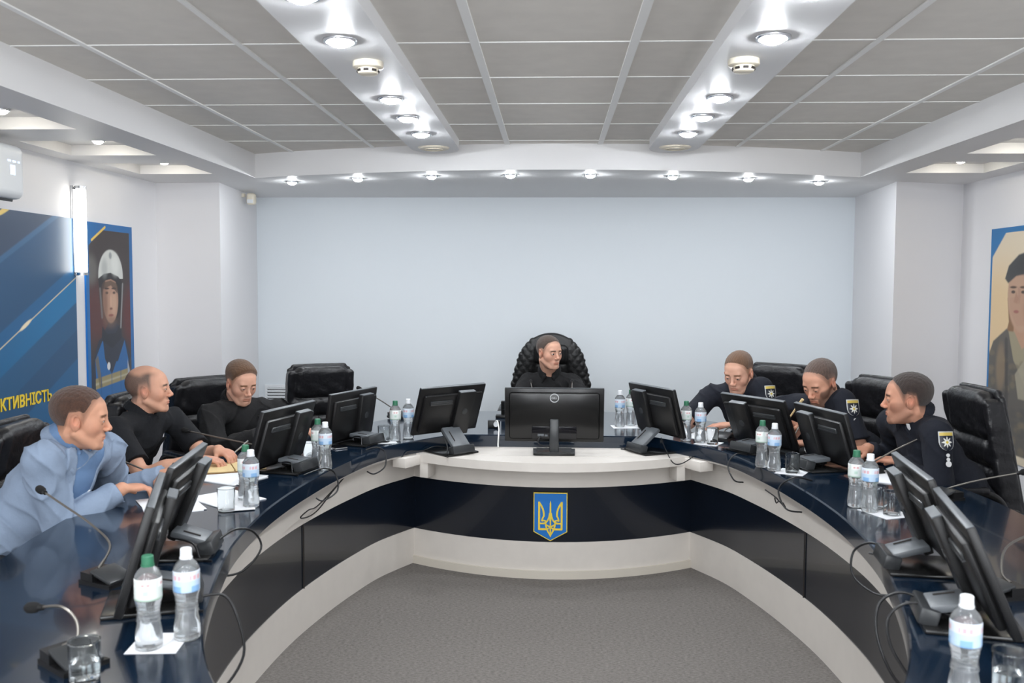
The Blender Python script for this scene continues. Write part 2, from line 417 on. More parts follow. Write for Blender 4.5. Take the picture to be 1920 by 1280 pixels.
band(MB(), FULL, .51, .68, .03).build('upper_panel', MT['white'], table, ang=25)
band(MB(), offs(FULL, .004), .205, .51, .03).build('middle_panel', MT['navy'], table, ang=25)
band(MB(), FULL, 0, .205, .03).build('lower_panel', MT['white'], table, ang=25)
kk = offs(arcC, -.014); band(MB(), kk, 0, .045, .014).build('skirting', MT['kick'], table, ang=25)
lipR = offs(IN, .012); m_ = MB(); band(m_, lipR, .668, .6805, .03); band(m_, (lipR*[-1, 1])[::-1], .668, .6805, .03); m_.build('edge_lip', MT['white'], table, ang=25)
# outer modesty panel so the table stands
OP = offs(OUT, -.32)
OP = OP[(OP[:, 1] > 1.5) & (OP[:, 0] > .05)]
m_ = MB(); band(m_, OP, 0, .68, -.03); band(m_, (OP*[-1, 1])[::-1], 0, .68, -.03); m_.build('outer_panel', MT['navy'], table, ang=25)
# ivory shelf in front of the head of the table
xs = np.linspace(-.76, .76, 31); fr = [(x, 4.885+.26*(x/.76)**2) for x in xs]
MB().prism(fr+[(.80, 5.45), (-.80, 5.45)], .632, .679).build('shelf', MT['white'], table, ang=25)
for s in (-1, 1):
    MB().box((.09, .16, .055), (s*.80, 5.10, .645), (0, 0, s*.5), bev=.004).build('shelf_bracket', MT['white'], table)
    MB().box((.05, .10, .09), (s*.70, 5.17, .59), (0, 0, s*.3), bev=.003).build('shelf_post', MT['white'], table)
for px, y in ((1.235, 4.2), (-1.235, 4.2)):
    i = np.argmin(abs(PN[:, 1]-y)); p = PN[i]; t = PN[i+1]-PN[i]; s = 1 if px > 0 else -1
    MB().box((.005, .004, .305), (s*p[0], p[1], .357), (0, 0, s*math.atan2(-t[0], t[1]))).build('panel_seam', MT['darkgap'], table)
# shield emblem on the table front
emb = empty('wall_emblem', (-.005, 5.062, .35), 0, 'blue shield emblem with golden trident on the table front', 'emblem')
def shield(w, h, z0, z1, m, name, par):
    pl = [(-w/2, h/2), (-w/2, -h*.31), (0, -h/2), (w/2, -h*.31), (w/2, h/2)]
    return MB().prism(pl, z0, z1).build(name, m, par, rot=(PI/2, 0, 0), smooth=False)
shield(.186, .270, 0, .006, MT['gold'], 'border', emb)
shield(.176, .259, .005, .008, MT['blueb'], 'shield', emb)
def trident():
    m_ = MB(); zc = [.0095]
    def th(poly): zc[0] += .00004; m_.prism(poly, .006, zc[0])
    def stroke(pts, w):
        for a, b in zip(pts, pts[1:]):
            a = np.array(a); b = np.array(b); d = (b-a)/np.linalg.norm(b-a); n = np.array([-d[1], d[0]])*w/2; a = a-d*w*.3; b = b+d*w*.3; n = n*1.2
            if n[0]*d[1]-n[1]*d[0] > 0: n = -n
            th([tuple(a-n), tuple(b-n), tuple(b+n), tuple(a+n)])
    def bez(a, b, c, n=7): return [tuple((1-t)**2*np.array(a)+2*t*(1-t)*np.array(b)+t*t*np.array(c)) for t in np.linspace(0, 1, n)]
    for s in (-1, 1):
        S = lambda p: (p[0]*s, p[1])
        stroke([S((.062, .082)), S((.062, -.068)), S((.014, -.068))], .009)              # outer frame
        stroke([S(p) for p in bez((.062, .080), (.034, .045), (.036, .005))], .008)       # wing inner edge
        stroke([S(p) for p in bez((.036, .005), (.046, -.01), (.046, -.022))], .007)
        stroke([S(p) for p in bez((.046, -.022), (.03, -.014), (.022, -.03))], .006)
        stroke([S(p) for p in bez((.004, .02), (.008, -.03), (.040, -.036))], .007)       # curved neck to side
        stroke([S((.056, -.036)), S((.034, -.036))], .007)
        stroke([S(p) for p in bez((.026, -.036), (.024, -.07), (0, -.100))], .007)
        stroke([S((.022, -.044)), S((.0, -.056))], .006); stroke([S((.018, -.068)), S((0, -.056))], .005)
    th([(-.004, .075), (-.005, -.02), (.005, -.02), (.004, .075), (0, .092)])
    stroke([(0, -.02), (0, -.098)], .006); th([(-.012, -.088), (0, -.112), (.012, -.088)])
    m_.build('trident', MT['gold'], emb, rot=(PI/2, 0, 0), smooth=False)
trident()

# ------------------------------------------------------------------ monitors
def ring(m_, r0, r1, z, h, seg=32, loc=(0, 0, 0), rot=(0, 0, 0)):
    return m_.lathe([(r0, z), (r1, z), (r1, z+h), (r0, z+h), (r0, z)], seg, loc, rot)
def folding_monitor(label, x, y, z0, a, t, w, h, zb, ledge, vent=True):
    """x,y,z0: middle of the panel's lower edge; a: heading of the panel seen from the inside of the U; t: tilt; zb: surface it stands on"""
    back = Vector((math.sin(a), -math.cos(a)))
    root = empty('computer_monitor', (x, y, zb), a, label, 'monitor', 'monitors on the conference table')
    H = z0-zb; R = (t, 0, 0)
    # local frame: X along panel, -Y is the back (inside of the U); panel tilts its top towards -Y
    def P(px, py, pz):       # panel-local point (px across, py thickness (+ = screen side), pz up) -> root-local
        v = Euler(R).to_matrix() @ Vector((px, py, pz)); return (v.x, v.y, v.z+H)
    MB().box((w, .022, h), (0, 0, h/2), bev=.005).build('panel_housing', MT['black'], root, loc=(0, 0, H), rot=R)
    MB().box((w-.03, .002, h-.035), (0, .0115, h/2+.003)).build('screen', MT['screen'], root, loc=(0, 0, H), rot=R)
    MB().box((w-.05, .026, h*.80), (0, -.020, h*.47), bev=.012).build('rear_bulge', MT['black'], root, loc=(0, 0, H), rot=R)
    c = MB().box((.115, .03, h*.93), (ledge*.07, -.043, h*.47), bev=.006).build('rear_column', MT['black'], root, loc=(0, 0, H), rot=R)
    MB().box((.108, .026, .004), (ledge*.07, -.043, h*.936)).build('column_cap', MT['gray'], c)
    MB().box((w-.004, .018, .003), (0, 0, h+.0005), bev=.001).build('top_edge', MT['gray'], root, loc=(0, 0, H), rot=R)
    MB().box((.15, .010, .022), (-ledge*.09, -.036, h*.72), bev=.004).box((.15, .012, .006), (-ledge*.09, -.037, h*.69)).build('grip_ledge', MT['topgray'], root, loc=(0, 0, H), rot=R)
    MB().cyl(.013, .004, (ledge*.07, -.059, h*.52), (PI/2, 0, 0)).cyl(.018, .003, (ledge*.07, -.0585, h*.52), (PI/2, 0, 0)).build('badge', MT['topgray'], root, loc=(0, 0, H), rot=R)
    # stand: flat foot, rear hinge block, sloping arm
    fy = -.185
    MB().box((.22, .24, .012), (0, fy+.12, .006), bev=.004).build('foot', MT['blackg'], root)
    MB().box((.15, .05, .045), (0, fy+.015, .030), (-.25, 0, 0), bev=.006).build('hinge_block', MT['topgray'], root)
    top = Vector(P(0, -.045, h*.16)); b0 = Vector((0, fy+.02, .045)); d = top-b0; L_ = d.length; ax = math.atan2(d.z, d.y)
    st = MB().box((.12, L_, .020), tuple((top+b0)/2), (ax, 0, 0), bev=.005).build('stand_arm', MT['gray'], root)
    MB().box((.004, L_*.5, .004), (-.03, 0, 0)).build('arm_groove', MT['darkgap'], st, loc=tuple((top+b0)/2+Vector((0, -.008, .010))), rot=(ax, 0, 0))
    m_ = MB(); m_.tube([P(-.05, -.04, .03), (-.07, -.13, .05), (-.10, -.16, .008), (-.12, -.20, .006)], .0035)
    m_.build('signal_cable', MT['cable'], root)
    return root
T_ = .75
folding_monitor('monitor seen edge-on behind the two large bottles at the bottom left', -1.149, 2.428, .788, 1.911, .29, .447, .289, T_, 1)
folding_monitor('second monitor from the camera on the left wing, before the suited man', -1.275, 2.91, .803, 1.715, .385, .449, .289, T_, 1)
folding_monitor('black monitor in front of the man in the black jacket on the left wing', -1.31, 4.30, .775, 1.30, .30, .456, .29, T_, 1)
folding_monitor('black monitor in front of the empty black chair at the far left', -1.131, 5.066, .765, 1.197, .16, .451, .277, T_, 1)
folding_monitor('black monitor standing on the left end of the ivory shelf', -.616, 5.232, .791, .754, .347, .451, .284, .679, 1)
folding_monitor('black monitor standing on the right end of the ivory shelf', .629, 5.312, .781, -1.083, .278, .449, .284, .679, -1)
folding_monitor('black monitor in front of the uniformed man reaching out at the far right', 1.141, 4.968, .782, -.983, .413, .45, .283, T_, -1)
folding_monitor('black monitor in front of the bearded uniformed man', 1.36, 4.50, .775, -1.30, .32, .446, .281, T_, -1)
folding_monitor('second monitor from the camera on the right wing, left of the nearest', 1.217, 2.885, .803, -1.694, .386, .449, .289, T_, -1)
folding_monitor('black monitor nearest the camera on the right wing, leaning behind the near bottle', 1.144, 2.397, .793, -1.789, .408, .45, .286, T_, -1)
# the large central monitor
big = empty('computer_monitor', (.013, 5.19, .679), .0, 'large black widescreen monitor in the centre of the ivory shelf with round ring badge', 'monitor')
R = (.12, 0, 0); h_, w_ = .305, .553
MB().box((w_, .018, h_), (0, 0, h_/2), bev=.004).build('panel_housing', MT['blackg'], big, loc=(0, 0, .068), rot=R)
MB().box((w_-.012, .002, h_-.02), (0, .0095, h_/2)).build('screen', MT['screen'], big, loc=(0, 0, .068), rot=R)
MB().box((w_-.002, .016, .003), (0, 0, h_+.001)).build('top_edge', MT['topgray'], big, loc=(0, 0, .068), rot=R)
MB().box((w_-.05, .022, h_-.04), (0, -.016, h_/2), bev=.014).build('rear_cover', MT['blackg'], big, loc=(0, 0, .068), rot=R)
bay = MB().box((.25, .004, .072), (0, -.028, .058), bev=.003).build('port_bay', MT['screen'], big, loc=(0, 0, .068), rot=R)
MB().box((.035, .008, .014), (-.075, -.033, .045), bev=.002).box((.018, .008, .010), (-.045, -.033, .043), bev=.001).build('plug', MT['gray'], bay)
lg = ring(MB(), .021, .0255, -.0015, .003).build('ring_badge', MT['badge'], big, loc=(0, -.0290-h_*.83*math.sin(.12), .068+h_*.83*math.cos(.12)), rot=(PI/2+.12, 0, 0))
text('brand_lettering', 'DELL', .0150, MT['badge'], (0, -.0052, .0005), (0, 0, 0), lg, .0008, .0002, 'CENTER')
MB().box((.052, .022, .19), (0, -.045, .105), (-.02, 0, 0), bev=.008).build('neck', MT['topgray'], big)
MB().prism([(-.115, -.07), (-.10, -.082), (0, -.09), (.10, -.082), (.115, -.07), (.12, .09), (-.12, .09)], 0, .012).prism([(-.095, -.06), (.095, -.06), (.1, .08), (-.1, .08)], .012, .018).build('foot', MT['blackg'], big)
MB().tube([(-.07, -.035, .11), (-.09, -.06, .07), (-.04, -.05, .045), (.02, -.03, .06)], .0035).build('signal_cable', MT['cable'], big)
# loose cables hanging over the table edge
def cable(label, pts, r=.0038, m='cable', group='cables hanging over the table edge'):
    return tag(MB().tube(pts, r).build('cable', MT[m]), label, 'cable', group)
cable('black cable looping over the left table edge by the second monitor', [(-1.10, 2.95, .775), (-1.06, 3.03, .80), (-1.02, 3.10, .775), (-1.00, 3.12, .71), (-1.04, 3.04, .655), (-1.10, 2.96, .66)])
cable('black cable looping down beside the near left bottles', [(-.98, 2.44, .765), (-.90, 2.47, .77), (-.85, 2.44, .72), (-.82, 2.40, .63), (-.86, 2.33, .56), (-.90, 2.30, .58)])
cable('thin cable loop over the left table edge below the third monitor', [(-1.12, 4.12, .76), (-1.05, 4.20, .775), (-1.01, 4.26, .74), (-.99, 4.22, .67), (-1.03, 4.12, .645), (-1.06, 4.10, .66)])
cable('thin cable loop over the left table edge below the fourth monitor', [(-.97, 4.78, .76), (-.92, 4.80, .77), (-.88, 4.83, .74), (-.87, 4.78, .675), (-.91, 4.70, .65), (-.94, 4.66, .67)])
cable('pair of thin cables drooping under the left table edge', [(-1.03, 4.62, .67), (-1.08, 4.48, .60), (-1.10, 4.30, .56), (-1.10, 4.12, .57), (-1.11, 4.02, .59), (-1.10, 4.12, .60), (-1.09, 4.25, .59), (-1.05, 4.5, .64), (-1.03, 4.53, .67)], .003)
cable('thin cable loop over the right table edge by the monitor of the reaching man', [(.99, 4.72, .765), (.93, 4.70, .775), (.89, 4.70, .72), (.91, 4.64, .655), (.96, 4.66, .64)])
cable('thin cable loop over the right table edge by the monitor of the bearded man', [(1.15, 4.12, .765), (1.06, 4.08, .785), (1.00, 4.10, .73), (1.02, 4.05, .655), (1.09, 4.05, .64)])
cable('short dark cable curls under the right table edge', [(1.00, 4.36, .67), (1.05, 4.32, .635), (1.03, 4.26, .63), (1.02, 4.24, .66), (1.06, 4.22, .62), (1.04, 4.18, .65)], .003)
cable('black cable looping over the right table edge by the second near monitor', [(1.08, 2.93, .775), (1.03, 2.99, .80), (.985, 3.03, .76), (.975, 3.0, .69), (1.02, 2.93, .655), (1.08, 2.90, .66)])
cable('black cable arching over the right table edge by the nearest monitor', [(1.02, 2.44, .775), (.95, 2.50, .80), (.885, 2.50, .77), (.86, 2.44, .70), (.88, 2.36, .62), (.93, 2.32, .60)])
cable('second cable arching over the right table edge by the nearest monitor', [(1.05, 2.37, .77), (.95, 2.42, .80), (.88, 2.41, .77), (.865, 2.36, .71), (.90, 2.30, .64)])
cable('thin cable curling from the left shelf monitor towards the shelf end', [(-.60, 5.27, .69), (-.66, 5.22, .705), (-.73, 5.16, .69), (-.79, 5.08, .70), (-.83, 5.05, .67)], .003)
cable('thin cable hanging in a loop below the right shelf monitor', [(.62, 5.27, .76), (.63, 5.16, .72), (.66, 5.06, .66), (.71, 5.06, .655), (.79, 5.12, .69), (.82, 5.18, .69)], .003)
cable('white cable running from the small black power block to the ivory shelf', [(-.345, 5.62, .79), (-.33, 5.58, .80), (-.315, 5.48, .77), (-.31, 5.37, .752), (-.312, 5.355, .70), (-.31, 5.33, .683)], .0045, 'cablew', 'white cable')
pb = empty('power_block', (-.355, 5.65, T_), .1, 'small black power block with a white plug left of the large monitor', 'power adapter')
MB().box((.075, .05, .045), (0, 0, .0225), bev=.004).build('body', MT['black'], pb); MB().cyl(.014, .03, (.01, -.03, .025), (PI/2, 0, 0)).build('plug', MT['capw'], pb)
pb = empty('phone_dock', (-.32, 6.08, T_), 0, 'dark desk gadget on the table behind the power block', 'gadget')
MB().box((.10, .07, .02), (0, 0, .01), bev=.004).build('base', MT['black'], pb); MB().box((.07, .02, .10), (.02, .0, .065), (.3, 0, 0), bev=.004).build('upright', MT['blackg'], pb)

# ------------------------------------------------------------------ gooseneck microphones
def mic(label, base, rz, head, mid=None, led=False, droop=.0):
    base = Vector(base); root = empty('gooseneck_microphone', base, rz, label, 'microphone', 'gooseneck microphones')
    inv = Matrix.Rotation(-rz, 3, 'Z')
    MB().prism([(-.055, -.07), (.055, -.07), (.045, .06), (-.045, .06)], 0, .012).prism([(-.05, 0.0), (.05, 0.0), (.042, .055), (-.042, .055)], .012, .035).build('base', MT['black'], root)
    f = bpy.data.objects
    sl = MB().box((.09, .085, .012), (0, -.025, .026), (.32, 0, 0), bev=.004).build('button_panel', MT['topgray'], root)
    if led: MB().sphere(.004, (.02, -.04, .030)).build('indicator_light', MT['led'], root)
    h = inv @ (Vector(head)-base); s0 = Vector((0, .03, .035))
    if mid is None:
        mm = [s0+Vector((0, 0, .05)), s0.lerp(h, .45)+Vector((0, 0, .035)), h]
    else: mm = [inv @ (Vector(q)-base) for q in mid]+[h]
    d = (mm[-1]-mm[-2]).normalized()
    MB().tube([s0]+mm, lambda t: .0052 if t < .12 else .0036).build('gooseneck', MT['steel'], root)
    rot = d.to_track_quat('Z', 'Y').to_euler()
    MB().lathe([(0, -.012), (.007, -.012), (.008, 0), (0.0, .001)], 14, tuple(h), tuple(rot)).build('collar', MT['black'], root)
    MB().lathe([(0, -.002), (.008, -.002), (.0125, .006), (.0135, .018), (.0125, .028), (.008, .035), (0, .037)], 16, tuple(h), tuple(rot)).build('foam_windscreen', MT['foam'], root)
    return root
mic('gooseneck microphone leaning toward the chest of the man in the light blue suit', (-1.30, 2.62, T_), 1.2, (-1.65, 2.92, .945), [(-1.335, 2.72, .83), (-1.42, 2.78, .875), (-1.55, 2.86, .915)])
mic('gooseneck microphone at the bottom left corner behind the water glass', (-1.10, 2.04, T_), 1.0, (-1.20, 2.09, .862), [(-1.095, 2.06, .80), (-1.10, 2.07, .84), (-1.14, 2.08, .868)])
mic('gooseneck microphone between the suited man and the man in the black polo', (-1.60, 3.80, T_), 1.3, (-1.885, 3.9, .872), [(-1.64, 3.82, .80), (-1.70, 3.84, .82)])
mic('gooseneck microphone in front of the man in the black polo, over his notebook', (-1.38, 4.56, T_), 1.3, (-1.84, 4.6, .878), [(-1.41, 4.57, .80), (-1.60, 4.58, .835)])
mic('gooseneck microphone before the man in the black jacket', (-1.45, 5.05, T_), .9, (-1.70, 5.25, .872), [(-1.48, 5.08, .80), (-1.58, 5.15, .84)])
mic('gooseneck microphone in front of the empty black chair at the far left', (-1.02, 6.02, T_), .5, (-1.235, 5.95, .942), [(-1.03, 6.03, .80), (-1.12, 5.99, .87)])
mic('left of the two gooseneck microphones standing behind the large central monitor', (-.12, 5.85, T_), 0, (-.145, 6.28, .965), [(-.12, 5.9, .84), (-.13, 6.1, .93)])
mic('right of the two gooseneck microphones standing behind the large central monitor', (.13, 5.85, T_), 0, (.135, 6.28, .968), [(.13, 5.9, .84), (.13, 6.1, .93)])
mic('gooseneck microphone under the reaching uniformed man', (.98, 5.30, T_), -.6, (1.13, 5.40, .83), [(.985, 5.31, .80), (1.03, 5.34, .82)])
mic('gooseneck microphone before the bearded uniformed man', (1.25, 4.88, T_), -.9, (1.335, 4.9, .955), [(1.25, 4.89, .80), (1.29, 4.90, .88)])
mic('gooseneck microphone reaching to the chest of the uniformed man in long sleeves', (1.48, 4.38, T_), -1.3, (1.69, 4.28, .942), [(1.50, 4.40, .79), (1.58, 4.35, .86)])
mic('gooseneck microphone lying low toward the empty chair on the right', (1.62, 3.86, T_), -1.3, (1.84, 3.70, .894), [(1.63, 3.87, .79), (1.72, 3.80, .84)])
mic('gooseneck microphone with a green light behind the nearest right monitor', (1.27, 2.64, T_), -1.4, (1.62, 2.95, .90), [(1.30, 2.70, .80), (1.36, 2.80, .845), (1.48, 2.88, .87)], led=True)

# ------------------------------------------------------------------ bottles, glasses, paper
def label_mesh(kind):
    n, k = 48, 24; V = []; Cc = []
    for j in range(k+1):
        for i in range(n):
            a = 2*PI*i/n; z = .122+.052*j/k; r = .0318-(.0012 if j in (0, k) else 0)
            V.append((r*math.cos(a), r*math.sin(a), z)); u = i/n*6 % 1.5; v = j/k
            if kind == 'green':
                c = srgb(212, 220, 216)
                if v > .62 and .2 < u < 1.3: c = srgb(238, 238, 236)
                if .25 < v < .5 and .5 < u < .95: c = srgb(180, 205, 192)
                if .68 < v < .8 and .3 < u < 1.2 and (i % 3): c = srgb(212, 160, 160)
                if v < .12: c = srgb(175, 198, 184)
            else:
                c = srgb(212, 220, 230)
                if v < .55: c = srgb(182, 204, 226)
                if v < .3 and .3 < u < 1.1: c = srgb(130, 170, 212)
                if .62 < v < .82 and .2 < u < 1.2 and (i % 3): c = srgb(214, 168, 176)
            Cc.append(c)
    Q = [(j*n+i, j*n+(i+1) % n, (j+1)*n+(i+1) % n, (j+1)*n+i) for j in range(k) for i in range(n)]
    return np.array(V), np.array(Q), np.array(Cc)
def bottle(kind):
    root = empty('water_bottle')
    prof = [(0, .004), (.016, .003), (.026, .0), (.031, .006), (.0315, .03), (.030, .045), (.0265, .065), (.0245, .085), (.0255, .098), (.029, .112), (.0312, .120), (.0312, .172), (.030, .180), (.024, .190), (.015, .199), (.0125, .203), (.0125, .210), (0, .210)]
    prof += [(max(a-.0014, 0), b+(.003 if b < .02 else 0)-(.002 if b > .205 else 0)) for a, b in prof[::-1]]
    MB().lathe(prof, 32).build('bottle_body', MT['pet'], root)
    m_ = MB()
    for k in range(5): ring(m_, .0245+abs(k-2)*.0012, .0262+abs(k-2)*.0012, .070+.009*k, .003, 32)
    m_.build('waist_ribs', MT['pet'], root)
    V, Q, Cc = label_mesh(kind); npmesh('label', V, Q, MT['labelg'], root, Cc)
    m_ = MB().lathe([(0, .226), (.012, .226), (.0138, .224), (.0142, .208), (.0142, .205), (0, .205)], 28)
    m_.build('cap', MT['capg'] if kind == 'green' else MT['capw'], root)
    ring(MB(), .0128, .0155, .2005, .004, 24).build('neck_ring', MT['capg'] if kind == 'green' else MT['capw'], root)
    return root
bg, bb = bottle('green'), bottle('blue')
BL = [(bb, -1.175, 3.552, 0, 'white-capped water bottle beside the glass in front of the man in the light blue suit'),
 (bg, -1.232, 3.66, 1, 'green-capped water bottle beside the glass of the suited man'),
 (bb, -1.066, 4.301, 2, 'white-capped water bottle beside the monitor of the man in the black jacket'),
 (bg, -1.127, 4.40, 0, 'green-capped water bottle beside the monitor of the man in the black jacket'),
 (bg, -.875, 5.13, 1, 'green-capped water bottle between the fourth monitor and the left shelf monitor'),
 (bb, -.815, 5.215, 2, 'white-capped water bottle between the fourth monitor and the left shelf monitor'),
 (bb, .419, 5.735, 0, 'left bottle of the three just right of the large central monitor'),
 (bg, .492, 5.79, 1, 'middle bottle of the three just right of the large central monitor'),
 (bb, .557, 5.70, 1, 'right bottle of the three just right of the large central monitor'),
 (bg, .755, 5.24, 1, 'green-capped water bottle by the hands of the reaching uniformed man'),
 (bb, .825, 5.175, 2, 'white-capped water bottle by the hands of the reaching uniformed man'),
 (bg, 1.015, 4.50, 0, 'green-capped water bottle in front of the monitor of the reaching man'),
 (bb, 1.052, 4.41, 1, 'white-capped water bottle in front of the monitor of the reaching man'),
 (bg, 1.205, 3.70, 2, 'green-capped water bottle on the right wing before the man in long sleeves'),
 (bb, 1.232, 3.62, 0, 'white-capped water bottle on the right wing before the man in long sleeves'),
 (bg, -.960, 2.14, 1, 'large green-capped water bottle at the bottom left of the picture'),
 (bb, -.893, 2.205, 2, 'large white-capped water bottle at the bottom left of the picture'),
 (bb, .872, 1.955, .5, 'white-capped water bottle at the bottom right of the picture')]
for pr, x, y, rz, lb in BL:
    o = put(pr, (x, y, T_), lb, 'bottle', 'water bottles on the table'); o.rotation_euler = (0, 0, rz)
gl = empty('drinking_glass')
MB().lathe([(0, 0), (.030, 0), (.0315, .003), (.034, .09), (.0335, .0915), (.0318, .09), (.0295, .010), (0, .008)], 32).build('tumbler', MT['glass'], gl)
ring(MB(), .0318, .0343, .0885, .0035, 32).build('rim', MT['glass'], gl)
GL = [(-1.245, 3.47, 'empty drinking glass on a paper by the suited man'), (-.93, 5.08, 'empty drinking glass beside the fourth monitor'), (.885, 5.13, 'empty drinking glass on a napkin by the reaching man'),
 (1.125, 4.36, 'empty drinking glass on a napkin before the bearded man'), (1.30, 3.57, 'front one of two glasses on the right wing'), (1.285, 3.67, 'rear one of two glasses on the right wing'),
 (-1.02, 1.95, 'half-full water glass at the bottom left corner'), (.985, 2.00, 'water glass at the bottom right corner'), (-1.20, 4.52, 'empty drinking glass behind the bottles by the man in the black jacket')]
for x, y, lb in GL: put(gl, (x, y, T_+.001), lb, 'glass', 'drinking glasses on the table')
for x, y in ((-1.02, 1.95), (.985, 2.00)):
    for o in SC.objects:
        if o.name.startswith('drinking_glass') and abs(o.location.x-x) < .001 and abs(o.location.y-y) < .001:
            MB().lathe([(0, .0085), (.0290, .0105), (.0305, .045), (0, .045)], 28).build('water', MT['water'], o)
def sheet(label, x, y, rz, w, h, z=0.0008, m='paper', n=1, cat='paper', name='paper_sheet', group='papers and napkins on the table'):
    m_ = MB()
    for k in range(n): m_.box((w, h, .0012), (0, 0, .0012*k+z), (0, 0, RNG.uniform(-.05, .05)*k))
    o = m_.build(name, MT[m], loc=(x, y, T_), rot=(0, 0, rz), smooth=False); return tag(o, label, cat, group)
sheet('white papers under the hands of the suited man', -1.50, 3.56, .5, .21, .297, n=3)
sheet('white papers by the glass of the suited man', -1.32, 3.68, .9, .21, .25, n=3)
sheet('small white napkin beneath the glass of the suited man', -1.22, 3.53, .4, .12, .12, z=.0048, cat='napkin', name='napkin')
sheet('white papers before the man in the black polo', -1.46, 4.08, 1.1, .21, .297, n=4)
sheet('crumpled white paper by the hand of the man in the black jacket', -1.28, 4.86, .6, .2, .15, n=2)
sheet('small napkin beside the fourth monitor', -.93, 5.09, .3, .13, .12, cat='napkin', name='napkin')
sheet('napkin under the three bottles right of the large monitor', .47, 5.74, .1, .20, .13, cat='napkin', name='napkin')
sheet('napkin by the glass of the reaching man', .87, 5.16, -.5, .13, .13, cat='napkin', name='napkin')
sheet('napkin by the glass before the bearded man', 1.13, 4.38, -.5, .13, .14, cat='napkin', name='napkin')
sheet('napkin under the two glasses on the right wing', 1.29, 3.60, .4, .14, .16, cat='napkin', name='napkin')
sheet('napkin under the near left bottles', -.95, 2.17, .1, .12, .13, cat='napkin', name='napkin')
sheet('white papers by the arm of the uniformed man in long sleeves', 1.55, 4.28, -.5, .21, .297, n=4)
sheet('white papers by the hands of the reaching man', .90, 5.42, -.5, .2, .28, n=2)
sheet('white papers before the bearded man', 1.42, 5.00, -.6, .2, .26, n=2)
nb = empty('notebook', (-1.50, 4.27, T_+.005), .45, 'open cream notebook under the hands of the man in the black polo', 'notebook')
MB().box((.30, .21, .006), (0, 0, .003), bev=.002).build('cover', MT['padc'], nb)
m_ = MB()
for s in (-1, 1):
    for k in range(3): m_.box((.138, .20, .003), (s*.072, 0, .0078+.003*k), (0, s*-.03, 0))
m_.build('pages', MT['pad'], nb, smooth=False)
ph = empty('smartphone', (-1.16, 4.90, T_), .7, 'small silver-edged phone lying by the fourth monitor', 'phone')
MB().box((.072, .145, .008), (0, 0, .004), bev=.003).build('body', MT['silver'], ph); MB().box((.066, .138, .001), (0, 0, .0082)).build('screen', MT['screen'], ph)

